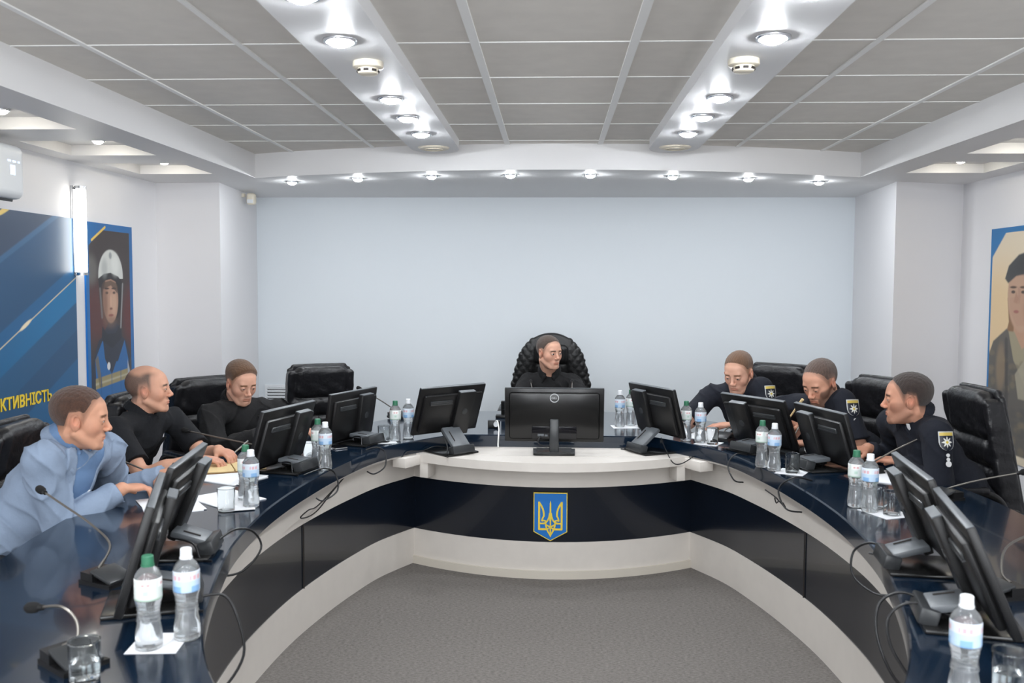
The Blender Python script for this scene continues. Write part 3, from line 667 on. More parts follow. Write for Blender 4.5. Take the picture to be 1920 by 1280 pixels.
# ------------------------------------------------------------------ implicit-surface modelling (smooth organic forms)
def axis(lo, hi, c, f=None, fine=None):
    if f is None: return np.arange(lo, hi+c, c).astype(np.float32)
    a, b = max(lo, f[0]), min(hi, f[1]); out = []
    if a > lo: out.append(np.linspace(lo, a, max(2, int((a-lo)/c)+1))[:-1])
    out.append(np.linspace(a, b, max(2, int((b-a)/fine)+1)))
    if hi > b: out.append(np.linspace(b, hi, max(2, int((hi-b)/c)+1))[1:])
    return np.concatenate(out).astype(np.float32)
class Field:
    def __init__(s, X, Y, Z):
        s.A = (X, Y, Z); s.D = np.full((len(X), len(Y), len(Z)), .5, np.float32)
    def _sl(s, lo, hi):
        return tuple(slice(int(np.searchsorted(a, l)), int(np.searchsorted(a, h))) for a, l, h in zip(s.A, lo, hi))
    def op(s, fn, lo, hi, k=.01, mode='u'):
        sl = s._sl(lo, hi)
        if any(q.stop-q.start < 1 for q in sl): return s
        p = (s.A[0][sl[0]][:, None, None], s.A[1][sl[1]][None, :, None], s.A[2][sl[2]][None, None, :])
        v = fn(*p).astype(np.float32); d = s.D[sl]
        if mode == 'u':
            h = np.maximum(k-np.abs(d-v), 0)/k; s.D[sl] = np.minimum(d, v)-h*h*k*.25
        elif mode == 's':
            v = -v; h = np.maximum(k-np.abs(d-v), 0)/k; s.D[sl] = np.maximum(d, v)+h*h*k*.25
        elif mode == 'i':
            s.D[sl] = np.maximum(d, v)
        elif mode == 'a': s.D[sl] = d+v
        return s
    def cone(s, a, b, r1, r2=None, k=.01, mode='u'):
        r2 = r1 if r2 is None else r2; a = np.array(a, float); b = np.array(b, float); ab = b-a; L = max(ab@ab, 1e-9); m = max(r1, r2)+k+.012
        def fn(x, y, z):
            t = np.clip(((x-a[0])*ab[0]+(y-a[1])*ab[1]+(z-a[2])*ab[2])/L, 0, 1)
            return np.sqrt((x-a[0]-t*ab[0])**2+(y-a[1]-t*ab[1])**2+(z-a[2]-t*ab[2])**2)-(r1+(r2-r1)*t)
        return s.op(fn, np.minimum(a, b)-m, np.maximum(a, b)+m, k, mode)
    def ell(s, c, r, R=None, k=.01, mode='u'):
        c = np.array(c, float); r = np.array(r, float); R = np.eye(3) if R is None else np.array(R); m = max(r)+k+.012
        e = np.sqrt(((R*r)**2).sum(1))+k+.012
        def fn(x, y, z):
            q = [((x-c[0])*R[0, i]+(y-c[1])*R[1, i]+(z-c[2])*R[2, i]) for i in range(3)]
            k0 = np.sqrt(sum((a/b)**2 for a, b in zip(q, r))); k1 = np.sqrt(sum((a/b**2)**2 for a, b in zip(q, r)))+1e-6
            return k0*(k0-1)/k1
        return s.op(fn, c-e, c+e, k, mode)
    def rbox(s, c, b, r, k=.006, warp=None, mode='u', pad=.05):
        c = np.array(c, float); b = np.array(b, float)
        def fn(x, y, z):
            if warp: x, y, z = warp(x, y, z)
            q = [np.abs(x-c[0])-b[0]+r, np.abs(y-c[1])-b[1]+r, np.abs(z-c[2])-b[2]+r]
            o = np.sqrt(sum(np.maximum(a, 0)**2 for a in q)); return o+np.minimum(np.maximum(np.maximum(q[0], q[1]), q[2]), 0)-r
        return s.op(fn, c-b-pad, c+b+pad, k, mode)
    def mesh(s):
        D = s.D; S = D < 0; n = np.zeros(tuple(q-1 for q in D.shape), np.uint8); C8 = [(i, j, k) for i in (0, 1) for j in (0, 1) for k in (0, 1)]
        sh = n.shape
        for i, j, k in C8: n += S[i:i+sh[0], j:j+sh[1], k:k+sh[2]]
        I = np.argwhere((n > 0) & (n < 8)); V = np.zeros((len(I), 3)); cnt = np.zeros(len(I))
        vals = {c: D[I[:, 0]+c[0], I[:, 1]+c[1], I[:, 2]+c[2]] for c in C8}
        for a in C8:
            for ax in range(3):
                if a[ax]: continue
                b = list(a); b[ax] = 1; b = tuple(b); va, vb = vals[a], vals[b]; cr_ = (va < 0) != (vb < 0)
                t = va[cr_]/(va[cr_]-vb[cr_]); P = np.tile(np.array(a, float), (len(t), 1)); P[:, ax] += t; V[cr_] += P; cnt[cr_] += 1
        V /= cnt[:, None]
        W_ = np.stack([s.A[q][I[:, q]]+V[:, q]*(s.A[q][I[:, q]+1]-s.A[q][I[:, q]]) for q in range(3)], 1)
        vid = np.full(sh, -1, np.int32); vid[I[:, 0], I[:, 1], I[:, 2]] = np.arange(len(I)); Q = []
        for ax in range(3):
            sl0 = [slice(None)]*3; sl1 = [slice(None)]*3; sl0[ax] = slice(0, -1); sl1[ax] = slice(1, None)
            E = np.argwhere(S[tuple(sl0)] != S[tuple(sl1)]); u, v = (ax+1) % 3, (ax+2) % 3
            E = E[(E[:, u] > 0) & (E[:, v] > 0) & (E[:, u] < D.shape[u]-1) & (E[:, v] < D.shape[v]-1)]
            def g(du, dv): F_ = E.copy(); F_[:, u] -= du; F_[:, v] -= dv; return vid[F_[:, 0], F_[:, 1], F_[:, 2]]
            q = np.stack([g(1, 1), g(0, 1), g(0, 0), g(1, 0)], 1); fl = S[E[:, 0], E[:, 1], E[:, 2]]
            q[~fl] = q[~fl][:, ::-1]; Q.append(q)
        Q = np.vstack(Q); return W_, Q[(Q >= 0).all(1)]

# ------------------------------------------------------------------ executive chairs
def exec_chair():
    root = empty('office_chair')
    wp = lambda x, y, z: (x, y+.045-.55*x*x-.22*(z-.78), z)
    F_ = Field(axis(-.30, .30, .007), axis(-.50, -.05, .007), axis(.44, 1.16, .007))
    def hw(z): return .225
    for z0, z1, r, dy, w in ((.86, 1.09, .085, .0, .185), (.735, .872, .055, .004, .205), (.615, .748, .055, .002, .212), (.50, .628, .05, 0, .212)):
        F_.rbox((0, -.235+dy, (z0+z1)/2), (w, .058, (z1-z0)/2), min(r, .058), k=.012, warp=wp, pad=.20)
    for s in (-1, 1): F_.rbox((s*.200, -.250, .775), (.026, .052, .285), .025, k=.02, warp=wp, pad=.20)
    F_.op(lambda x, y, z: .0022*np.sin(46*x+9*np.sin(11*z))*np.sin(15*z+3)+.0015*np.sin(85*x+25*z)*(np.abs(x) > .12), (-.3, -.5, .44), (.3, -.05, 1.16), mode='a')
    V, Q = F_.mesh(); npmesh('back_cushion', V, Q, MT['leather'], root)
    F_ = Field(axis(-.30, .30, .008), axis(-.55, -.05, .008), axis(.42, 1.14, .008))
    F_.rbox((0, -.292, .775), (.218, .018, .30), .016, k=.004, warp=wp, pad=.2)
    F_.rbox((0, -.292, 1.00), (.190, .018, .10), .016, k=.02, warp=wp, pad=.2)
    V, Q = F_.mesh(); npmesh('back_shell', V, Q, MT['leather'], root)
    F_ = Field(axis(-.30, .30, .009), axis(-.30, .33, .009), axis(.36, .54, .009))
    F_.rbox((0, .03, .43), (.255, .25, .045), .04).rbox((0, .04, .475), (.215, .225, .03), .028, k=.015)
    F_.op(lambda x, y, z: .002*np.sin(30*x+6*np.sin(9*y))*np.sin(20*y), (-.3, -.3, .36), (.3, .33, .54), mode='a')
    V, Q = F_.mesh(); npmesh('seat', V, Q, MT['leather'], root)
    for s in (-1, 1):
        a = MB().tube([(s*.25, -.22, .46), (s*.285, -.24, .58), (s*.29, -.15, .655), (s*.29, .08, .655), (s*.285, .17, .60), (s*.25, .16, .43)], .017, 10).build('armrest', MT['black'], root)
        MB().box((.055, .26, .03), (s*.29, -.03, .668), bev=.012, seg=3).build('arm_pad', MT['leather'], a)
    MB().cyl(.028, .26, (0, 0, .25)).cyl(.042, .10, (0, 0, .15)).cyl(.09, .03, (0, .02, .375)).build('gas_column', MT['black'], root)
    m_ = MB()
    for k in range(5):
        a = 2*PI*k/5+.3; m_.box((.045, .30, .028), (.15*math.sin(a), .15*math.cos(a), .085), (-.12, 0, -a), bev=.006)
    m_.cyl(.05, .05, (0, 0, .10)).build('star_base', MT['black'], root)
    for k in range(5):
        a = 2*PI*k/5+.3; MB().cyl(.028, .018, (.285*math.sin(a)-.014, .285*math.cos(a), .029), (0, PI/2, 0), 16).cyl(.028, .018, (.285*math.sin(a)+.014, .285*math.cos(a), .029), (0, PI/2, 0), 16).cyl(.01, .04, (.285*math.sin(a), .285*math.cos(a), .055)).build('caster', MT['black'], root)
    return root
ch = exec_chair()
# back centre (x,y), facing direction in degrees, z scale
CH = [(-2.24, 3.66, 5, .97, 'black leather office chair at the left edge behind the light blue suit'),
 (-2.23, 4.74, -5, .965, 'black leather office chair behind the man in the black polo shirt'),
 (-2.14, 5.56, -38, .965, 'black leather office chair behind the man in the black jacket'),
 (-1.60, 6.28, -62, .985, 'empty black leather office chair in front of the white wall grille'),
 (1.47, 5.98, 232, 1.03, 'black leather office chair behind the uniformed man reaching out to the left'),
 (1.87, 5.26, 205, 1.02, 'black leather office chair behind the bearded uniformed man'),
 (2.09, 4.58, 182, 1.04, 'black leather office chair behind the uniformed man in long sleeves'),
 (2.12, 3.78, 176, .96, 'empty black leather office chair at the right picture edge')]
for x, y, a, zs, lb in CH:
    rz = math.radians(a-90); f = Vector((math.cos(math.radians(a)), math.sin(math.radians(a))))
    o = put(ch, (x+f.x*.27, y+f.y*.27, 0), lb, 'chair', 'black leather office chairs around the table')
    o.rotation_euler = (0, 0, rz); o.scale = (1, 1, zs)
# chairman's quilted chair
def boss_chair():
    root = empty('office_chair', (-.01, 6.86, 0), PI, 'tall quilted black leather armchair at the head of the table', 'chair')
    wp = lambda x, y, z: (x, y+.05-.42*x*x-.15*(z-.8), z)
    F_ = Field(axis(-.36, .36, .007), axis(-.50, .0, .007), axis(.44, 1.30, .007))
    E = lambda c, r, k, mode='u': F_.op(lambda x, y, z: (lambda q: (np.sqrt(q)-1)*min(r))(((wp(x, y, z)[0]-c[0])/r[0])**2+((wp(x, y, z)[1]-c[1])/r[1])**4+((wp(x, y, z)[2]-c[2])/r[2])**2), (-.36, -.5, .44), (.36, 0, 1.30), k, mode)
    E((0, -.26, .80), (.315, .075, .42), .02); E((0, -.26, 1.04), (.225, .08, .215), .03)
    E((0, -.16, .82), (.165, .05, .33), .012, 's')
    F_.rbox((0, -.235, .78), (.135, .05, .27), .05, k=.01, warp=wp, pad=.2)
    F_.rbox((0, -.20, 1.10), (.13, .045, .075), .04, k=.008, warp=wp, pad=.2)
    s_ = 52
    F_.op(lambda x, y, z: -.0032*np.minimum(np.abs(np.sin(s_*(x+.8*z))), np.abs(np.sin(s_*(x-.8*z))))*((np.abs(x) > .13))+.003, (-.36, -.5, .44), (.36, 0, 1.30), mode='a')
    V, Q = F_.mesh(); npmesh('backrest', V, Q, MT['leather2'], root)
    F_ = Field(axis(-.34, .34, .01), axis(-.30, .33, .01), axis(.34, .56, .01))
    F_.rbox((0, .03, .43), (.28, .26, .06), .05).rbox((0, .04, .49), (.22, .225, .03), .028, k=.015)
    V, Q = F_.mesh(); npmesh('seat', V, Q, MT['leather2'], root)
    for s in (-1, 1):
        a = MB().tube([(s*.27, -.24, .5), (s*.32, -.24, .64), (s*.33, -.1, .69), (s*.33, .12, .69), (s*.32, .2, .62), (s*.27, .18, .42)], .025, 10).build('armrest', MT['leather2'], root)
        MB().box((.085, .36, .05), (s*.345, .04, .705), bev=.022, seg=3).build('arm_pad', MT['leather'], a)
    MB().cyl(.03, .24, (0, 0, .24)).cyl(.045, .10, (0, 0, .15)).build('gas_column', MT['black'], root)
    m_ = MB()
    for k in range(5):
        a = 2*PI*k/5; m_.box((.05, .32, .03), (.16*math.sin(a), .16*math.cos(a), .085), (-.12, 0, -a), bev=.006)
    m_.cyl(.05, .05, (0, 0, .10)).build('star_base', MT['black'], root)
    for k in range(5):
        a = 2*PI*k/5; MB().cyl(.029, .04, (.30*math.sin(a), .30*math.cos(a), .03), (0, PI/2, 0), 16).cyl(.01, .04, (.30*math.sin(a), .30*math.cos(a), .055)).build('caster', MT['black'], root)
boss_chair()

# ------------------------------------------------------------------ people
def nrm(v): v = np.array(v, float); return v/np.linalg.norm(v)
def sstep(a, b, x): t = np.clip((x-a)/(b-a), 0, 1); return t*t*(3-2*t)
def ik(S, Wp, l1, l2, hint):
    S, Wp = np.array(S, float), np.array(Wp, float); d = Wp-S; L = np.linalg.norm(d)
    if L > (l1+l2)*.995: f = L/(l1+l2)/.995; l1 *= f; l2 *= f
    u = d/L; a = (l1*l1-l2*l2+L*L)/(2*L); h = math.sqrt(max(l1*l1-a*a, 0)); p = np.array(hint, float); p -= u*(p@u); return S+u*a+nrm(p)*h
def hand(F_, w, d, n, side, curl=.6, spread=.0, k=.004, pen=None):
    """w wrist, d finger direction, n palm normal, side +1 right hand / -1 left hand"""
    w = np.array(w, float); d = nrm(d); n = np.array(n, float); n = nrm(n-d*(n@d)); t = np.cross(d, n)*side
    R = np.stack([d, t, n], 1)
    F_.ell(w+d*.048, (.050, .040, .0165), R, k=.012); F_.ell(w+d*.03+t*.018+n*.006, (.034, .018, .015), R, k=.012)
    for i, (o, L, r) in enumerate(((.029, .072, .0085), (.010, .080, .0088), (-.010, .075, .0085), (-.028, .060, .0075))):
        cu = curl[i] if hasattr(curl, '__len__') else curl*(1+.12*i)
        p = w+d*(.084-.004*abs(i-1))+t*o*.95; a = cu*.45
        for j, fr in enumerate((.46, .30, .24)):
            dd = d*math.cos(a)+n*math.sin(a)+t*spread*(1.5-i)*.12; q = p+nrm(dd)*L*fr
            F_.cone(p, q, r*(1-.07*j), r*(1-.07*(j+1)), k=k if j else .008); p = q; a += cu*(.75 if j == 0 else .55)
    p = w+d*.022+t*.026+n*.004; q = p+nrm(d*.75+t*.62+n*.35)*.040; F_.cone(p, q, .0125, .0105, k=.012)
    e = q+nrm(d*.95+t*.10+n*.45)*.030; F_.cone(q, e, .0102, .0085, k=.004)
def headmat(yw, p, rl):
    a, p, rl = math.radians(yw), math.radians(p), math.radians(rl)
    f = np.array([math.cos(a), math.sin(a), 0]); z = np.array([0, 0, 1.]); r = np.array([math.sin(a), -math.cos(a), 0])
    f2 = f*math.cos(p)-z*math.sin(p); u = z*math.cos(p)+f*math.sin(p)
    r2_ = r*math.cos(rl)+u*math.sin(rl); u2_ = -r*math.sin(rl)+u*math.cos(rl)
    return np.stack([r2_, f2, u2_], 1)
def person(label, H, look, SR, SL, N, hip, WR, WL, dR, dL, skin, hairc, hair, cloth, hintR, hintL, nR=(0, 0, -1), nL=(0, 0, -1), curlR=.6, curlL=.6, eye=.5, beard=0., fat=1.,
           knee=None, mouth=.0, brow=None, jaw=1., open_=0.):
    H, SR, SL, N, hip, WR, WL = [np.array(q, float) for q in (H, SR, SL, N, hip, WR, WL)]
    root = empty('person', (hip[0], hip[1], 0), 0, label, 'person'); off = np.array([hip[0], hip[1], 0])
    R = headmat(*look); hp = lambda x, y, z: H+R @ np.array([x, y, z])
    ER, EL = ik(SR, WR, .285, .255, hintR), ik(SL, WL, .285, .255, hintL)
    M_ = (SR+SL)/2; u = nrm(M_-hip); r = SR-SL; r = nrm(r-u*(r@u)); f = np.cross(u, r); T = np.stack([r, f, u], 1); Ls = np.linalg.norm(M_-hip)
    pts = np.array([SR, SL, ER, EL, WR, WL, hip, H]); lo = pts.min(0)-.19; hi = pts.max(0)+.19; lo[2] = .40; hi[2] = H[2]+.17
    def torso(F_, g, k=.03):
        for t, fy, rad in ((.03, 0, (.160, .110, .13)), (.34, .010, (.138*fat, .112*fat, .16)), (.70, .008, (.148, .106, .16)), (.86, -.008, (.135, .078, .09))):
            F_.ell(hip+u*Ls*t+f*fy, np.array(rad)+g, T, k=k)
        for S_ in (SR, SL):
            S_ = S_+(M_-S_)*.08-u*.005; F_.cone(S_, N*.3+M_*.7-u*.01, .043+g, .055+g, k=.025); F_.cone(S_, N-u*.018, .024+g, .034+g, k=.025)
    # ---- body: one continuous skin surface
    hb = .135
    F_ = Field(*[axis(lo[q], hi[q], .0048, (H[q]-hb, H[q]+hb), .0023) for q in range(3)])
    torso(F_, -.004)
    for S_, E_, W_ in ((SR, ER, WR), (SL, EL, WL)):
        F_.cone(S_, E_, .047, .038, k=.03); F_.cone(E_, E_+(W_-E_)*.45, .041, .041, k=.02); F_.cone(E_+(W_-E_)*.4, W_, .040, .0265, k=.02)
    hand(F_, WR, dR, nR, 1, curlR); hand(F_, WL, dL, nL, -1, curlL)
    F_.cone(hp(0, -.030, -.055), N, .055, .060, k=.03)
    for s in (-1, 1): F_.cone(hp(s*.045, -.03, -.06), N+r*s*.02+f*.05, .012, .010, k=.02)
    E = lambda c, rad, k=.012, mode='u', RR=None: F_.ell(hp(*c), rad, R if RR is None else RR, k, mode)
    C_ = lambda a, b, r1, r2_=None, k=.008, mode='u': F_.cone(hp(*a), hp(*b), r1, r2_, k, mode)
    E((0, -.018, .036), (.0755, .0955, .083)); E((0, .020, .012), (.066, .070, .070), .02); E((0, .024, -.040), (.058, .060, .062), .02)
    E((0, .034, .046), (.056, .046, .044), .02); E((0, .030, -.078), (.046*jaw, .050, .036), .02); E((0, .070, -.100), (.022*jaw, .016, .016), .02)
    for s in (-1, 1):
        E((s*.042, .048, -.022), (.021, .023, .024), .03); C_((s*.062, -.005, -.050), (s*.030, .060, -.096), .014*jaw, .012, .02)
    C_((-.036, .074, .022), (.036, .074, .022), .010, k=.018)
    for s in (-1, 1): E((s*.031, .102, .003), (.019, .020, .013), .014, 's')
    C_((0, .083, .012), (0, .101, -.024), .0062, .0095, .012); E((0, .104, -.029), (.0120, .010, .0095), .006)
    for s in (-1, 1): E((s*.0115, .095, -.034), (.0075, .010, .0075), .005); E((s*.006, .100, -.041), (.004, .006, .004), .003, 's')
    E((0, .070, -.066), (.032, .018, .022), .016)
    E((0, .0855, -.0605), (.021, .0062, .0042), .005); E((0, .085, -.0700), (.018, .0065, .0048), .005); E((0, .094, -.0653), (.021, .008, .0010+.004*open_), .003, 's')
    E((0, .088, -.079), (.016, .006, .004), .008, 's')
    ez = .002; op = .0020+.0048*eye
    for s in (-1, 1):
        E((s*.031, .0765, ez), (.0145, .0145, .0145), .004)
        E((s*.031, .094, ez-.001-.002*(1-eye)), (.0130, .012, op), .0015, 's')
        E((s*.078, -.006, -.006), (.009, .021, .033), .005, RR=R @ np.array(Euler((0, s*.12, -s*.42)).to_matrix()))
        E((s*.086, .000, .002), (.006, .010, .017), .003, 's')
    V, Q = F_.mesh(); L = (V-H) @ R; x, y, z = L[:, 0], L[:, 1], L[:, 2]; ax_ = np.abs(x)
    base = np.array(srgb(*skin)); col = np.tile(base, (len(V), 1)); dark = np.array(srgb(*hairc))
    def mixc(w, c):
        nonlocal col; w = np.clip(w, 0, 1)[:, None]; col = col*(1-w)+np.array(c)*w
    hd = (np.linalg.norm(L, axis=1) < .16) & (z > -.13)
    red = base*np.array((1.06, .72, .68))
    g = lambda cx, cy, cz, s_: np.exp(-((ax_-cx)**2+(y-cy)**2+(z-cz)**2)/s_**2)*hd
    mixc(.3*g(.045, .06, -.03, .030)+.35*g(0, .104, -.03, .018)+.55*g(.084, -.01, -.005, .025), red)
    hands = np.minimum(np.linalg.norm(V-WR-.09*nrm(dR), axis=1), np.linalg.norm(V-WL-.09*nrm(dL), axis=1)); mixc(.35*np.exp(-(hands/.05)**2), red)
    mixc(.55*hd*(y > .07)*sstep(.026, .018, ax_)*sstep(.0105, .005, np.abs(z+.0655)), base*np.array((.78, .46, .44)))
    bc = np.array(srgb(*(brow or hairc)))
    bz = .0225-.12*np.maximum(ax_-.034, 0); mixc(.85*hd*(y > .05)*sstep(.0065, .003, np.abs(z-bz))*sstep(.010, .016, ax_)*sstep(.052, .046, ax_), bc)
    mixc(.55*hd*(y > .05)*np.exp(-(((ax_-.031)/.016)**4+((z-ez)/.0045)**2)), base*.25)
    if beard:
        thr = -.045+.035*sstep(.03, .055, ax_); bw = hd*sstep(thr+.008, thr-.008, z)*sstep(-.02, .01, y)*(1-sstep(-.050, -.057, z)*sstep(-.082, -.074, z)*sstep(.03, .022, ax_)*(y > .08))
        mixc(np.clip(beard, 0, 1)*bw*(.9-.5*(sstep(.05, .03, ax_)*sstep(-.06, -.04, z))), dark)
    # hair: skin-side shading of clipped sides plus a hair cap
    hy = np.array([-.13, -.05, -.030, .008, .022, .044, .062, .12]); hz = np.array([-.066, -.054, .012, .020, -.012, .040, .078-hair.get('rec', 0), .082-hair.get('rec', 0)])
    line = np.interp(y, hy, hz); a_s = hair.get('side', .6)
    zz = z-line; pw = sstep(-.010, .006, zz)*a_s*(.48+.52*sstep(.0, .035, zz))*(1-.12*RNG.random(len(V)))
    if hair.get('bald', 0): pw = pw*(1-.75*sstep(.058, .085, z-.25*np.maximum(-y-.02, 0)))*(1-.9*sstep(.012, .034, y))+.55*hd*np.exp(-(((y-.012)/.030)**2+((z-.078)/.012)**2))*(ax_ > .02)
    mixc(hd*pw, dark*.95+base*.05)
    b = npmesh('body', V-off, Q, MT['skin'], root, col)
    # eyes
    for s in (-1, 1):
        m_ = MB().sphere(.0128, (0, 0, 0), (PI/2, 0, 0), u=24, v=16); o = m_.build('eye', MT['eye'], b); me = o.data
        co = np.zeros(len(me.vertices)*3); me.vertices.foreach_get('co', co); co = co.reshape(-1, 3)
        # iris faces local +Y, turned a little down
        fd = nrm((0, 1, -.35*(1-eye))); cc = np.tile((.62, .60, .58), (len(co), 1)); ca = (co @ fd)/.0128
        cc[ca > .86] = (.06, .055, .05); cc[ca > .965] = (.006, .006, .006)
        at = me.color_attributes.new('Col', 'FLOAT_COLOR', 'POINT'); at.data.foreach_set('color', np.c_[cc, np.ones(len(co))].astype(np.float32).ravel())
        o.matrix_local = Matrix(np.vstack([np.c_[R, hp(s*.031, .0765, ez)-off], [0, 0, 0, 1]]).tolist())
    # hair cap
    if hair.get('top', 0) > 0:
        t0, t1 = hair.get('thin', .0015), hair['top']
        F_ = Field(*[axis(H[q]-.15, H[q]+.16, .0032) for q in range(3)])
        def hf(X, Y, Z):
            q = [(X-H[0])*R[0, i]+(Y-H[1])*R[1, i]+(Z-H[2])*R[2, i] for i in range(3)]
            def el(c, rr):
                a = [(q[i]-c[i])/rr[i] for i in range(3)]; k0 = np.sqrt(a[0]**2+a[1]**2+a[2]**2); k1 = np.sqrt(sum((a[i]/rr[i])**2 for i in range(3)))+1e-6; return k0*(k0-1)/k1
            d = np.minimum(el((0, -.018, .036), (.0755, .0955, .083)), el((0, .020, .012), (.066, .070, .070)))
            up_ = sstep(.015, .095, q[2]); t = t0+(t1-t0)*up_+hair.get('quiff', 0)*sstep(.0, .07, q[1])*up_
            t = t+.0009*np.sin(q[0]*420+q[1]*90)*np.sin(q[1]*160)*up_
            ln = np.interp(q[1], hy, hz)+hair.get('fade', .02)*(q[1] < .045); cut_ = (ln-q[2])*.75; t = t*sstep(-.002, .040, q[2]-ln)+.0012
            d2 = np.maximum(d-t, cut_)
            tmp = hair.get('temple', .0)
            if tmp: d2 = np.maximum(d2, -(np.sqrt(((np.abs(q[0])-.052)/.9)**2+(q[1]-.062)**2+(q[2]-.074)**2)-tmp))
            if hair.get('bald', 0): d2 = np.maximum(d2, np.minimum(q[2]-.058, 1)+.0*q[0]); d2 = np.maximum(d2, q[1]-.035)
            return d2
        F_.op(hf, H-.15, H+.16, .001)
        V, Q = F_.mesh()
        L = (V-H) @ R; w = sstep(.0, .05, L[:, 2]-np.interp(L[:, 1], hy, hz))[:, None]*(1-hair.get('blend', .0))+hair.get('base', .4)*(1-hair.get('blend', .0))
        w = np.clip(w, 0, 1); nz = RNG.uniform(.70, 1.15, (len(V), 1))*(1+.12*np.sin(L[:, :1]*700+np.sin(L[:, 1:2]*60)*3))*.74; cc = (dark*w+(base*.75)*(1-w))*nz
        npmesh('hair', V-off, Q, MT['hair'], b, cc)
    # ---- clothes
    wr = lambda F_, amp: F_.op(lambda X, Y, Z: amp*(1.1-2.6*(1-np.abs(np.sin(13*X+9*Y+11*Z+2.2*np.sin(12*Z+7*X)+1.5*np.sin(15*Y))))**3-1.8*(1-np.abs(np.sin(17*Z-12*Y+8*X+2.0*np.sin(11*X+8*Y))))**3+.5*np.sin(31*X+17*Z+2*np.sin(21*Y))), lo, hi, mode='a')
    def plane(F_, p, n, lo_, hi_):      # keep the side n points away from
        p = np.array(p, float); n = nrm(n); F_.op(lambda X, Y, Z: (X-p[0])*n[0]+(Y-p[1])*n[1]+(Z-p[2])*n[2], lo_, hi_, mode='i')
    def garment(name, m_, g, sl, neck=.062, amp=.0022, vee=None, lapel=0, gs=None, sub=.006):
        gs = g if gs is None else gs
        F_ = Field(*[axis(lo[q], hi[q]-(.05 if q == 2 else 0), sub) for q in range(3)])
        # sleeves first, cut at the cuff, then the trunk
        for S_, E_, W_ in ((SR, ER, WR), (SL, EL, WL)):
            if sl <= 1: e = S_+(E_-S_)*sl; F_.cone(S_, e, .048+gs, .050+gs, k=.03); cutp, cd = e, nrm(E_-S_)
            else:
                F_.cone(S_, E_, .048+gs, .043+gs, k=.03); e = E_+(W_-E_)*(sl-1); F_.cone(E_, E_+(W_-E_)*.5, .043+gs, .040+gs, k=.02); F_.cone(E_+(W_-E_)*.4, e, .041+gs, .030+gs, k=.02); cutp, cd = e, nrm(W_-E_)
            c_ = cutp; q = .085
            plane(F_, c_, cd, c_-q, c_+q)
        torso(F_, g)
        if lapel:
            for s in (-1, 1):
                a_ = M_+r*s*.055+f*.085+u*.06; b_ = hip+u*Ls*.42+r*s*.02+f*(.128*fat+g)
                F_.cone(a_+f*.01, (a_+b_)/2+r*s*.030+f*.045, .016, .022, k=.012); F_.cone((a_+b_)/2+r*s*.030+f*.045, b_, .022, .010, k=.012)
        if vee:
            top, bot, wd = vee
            def vf(X, Y, Z):
                q = [(X-M_[0])*T[0, i]+(Y-M_[1])*T[1, i]+(Z-M_[2])*T[2, i] for i in range(3)]
                return np.maximum(np.abs(q[0])-np.clip((q[2]-bot)/(top-bot), 0, 1)*wd-.002, np.maximum(np.maximum(-q[1]+.02, q[1]-.165), bot-q[2]))
            F_.op(vf, lo, hi, .004, 's')
        F_.cone(N-(H-N)*.12, N+(H-N)*1.2, neck, neck+.012, k=.006, mode='s')
        wr(F_, amp)
        F_.op(lambda X, Y, Z: (hip[2]-.06)-Z+0*X+0*Y, lo-.1, hi+.1, mode='i')
        V, Q = F_.mesh(); return npmesh(name, V-off, Q, m_, root)
    def panel(name, m_, g, fn, par=None):
        F_ = Field(*[axis(M_[q]-.36, M_[q]+.34, .005) for q in range(3)]); torso(F_, g)
        def ff_(X, Y, Z):
            q = [(X-M_[0])*T[0, i]+(Y-M_[1])*T[1, i]+(Z-M_[2])*T[2, i] for i in range(3)]; return np.maximum(fn(*q), np.maximum(-q[1]+.015, Z*0+q[2]-.12))
        F_.op(ff_, M_-.4, M_+.4, mode='i'); F_.cone(N-(H-N)*.12, N+(H-N)*1.2, .072, .084, k=.004, mode='s')
        V, Q = F_.mesh(); return npmesh(name, V-off, Q, m_, par or root)
    def collar(name, m_, rad, h, gap, th=.006, up0=.0, par=None):
        up0 += .036; h *= 1.15; rad += .004
        d = nrm(H-N); rr_ = r; ff = nrm(np.cross(d, rr_)); rr_ = np.cross(ff, d); c0 = N+d*up0
        F_ = Field(*[axis(c0[q]-.16, c0[q]+.16, .0045) for q in range(3)])
        A_ = np.linspace(gap, 2*PI-gap, 26)
        for lv in np.linspace(0, 1, 9):
            P_ = [c0+d*(h*lv)+(ff*math.cos(a)*(1.02+.10*(1-lv))+rr_*math.sin(a))*(rad-.006+.010*(1-lv))+d*(-.028*max(math.cos(a), 0)**2) for a in A_]
            for p_, q_ in zip(P_, P_[1:]): F_.cone(p_, q_, th, k=.004)
        for s in (-1, 1):        # collar points
            a = gap if s > 0 else 2*PI-gap; p_ = c0+d*h*.55+(ff*math.cos(a)*1.1+rr_*math.sin(a))*(rad+.006)-d*.02
            F_.cone(p_, p_-d*.045+ff*.012+rr_*s*.016, th+.005, th, k=.008)
        V, Q = F_.mesh(); return npmesh(name, V-off, Q, m_, par or root)
    cloth(locals())
    # trousers and shoes under the table
    ft = np.array([f[0], f[1], 0]); ft = nrm(ft); rr = np.array([ft[1], -ft[0], 0])
    kn = [np.array([hip[0], hip[1], .52])+ft*.42+rr*s*.11 for s in (1, -1)]
    F_ = Field(axis(hip[0]-.65, hip[0]+.65, .011), axis(hip[1]-.65, hip[1]+.65, .011), axis(.06, .70, .011))
    F_.ell(hip-np.array([0, 0, .0]), (.19, .15, .11), T, k=.03)
    for s, K in ((1, kn[0]), (-1, kn[1])):
        A_ = K-ft*.05; A_[2] = .09; F_.cone(hip+rr*s*.09-np.array([0, 0, .02]), K, .095, .068, k=.04); F_.cone(K, A_, .066, .052, k=.03)
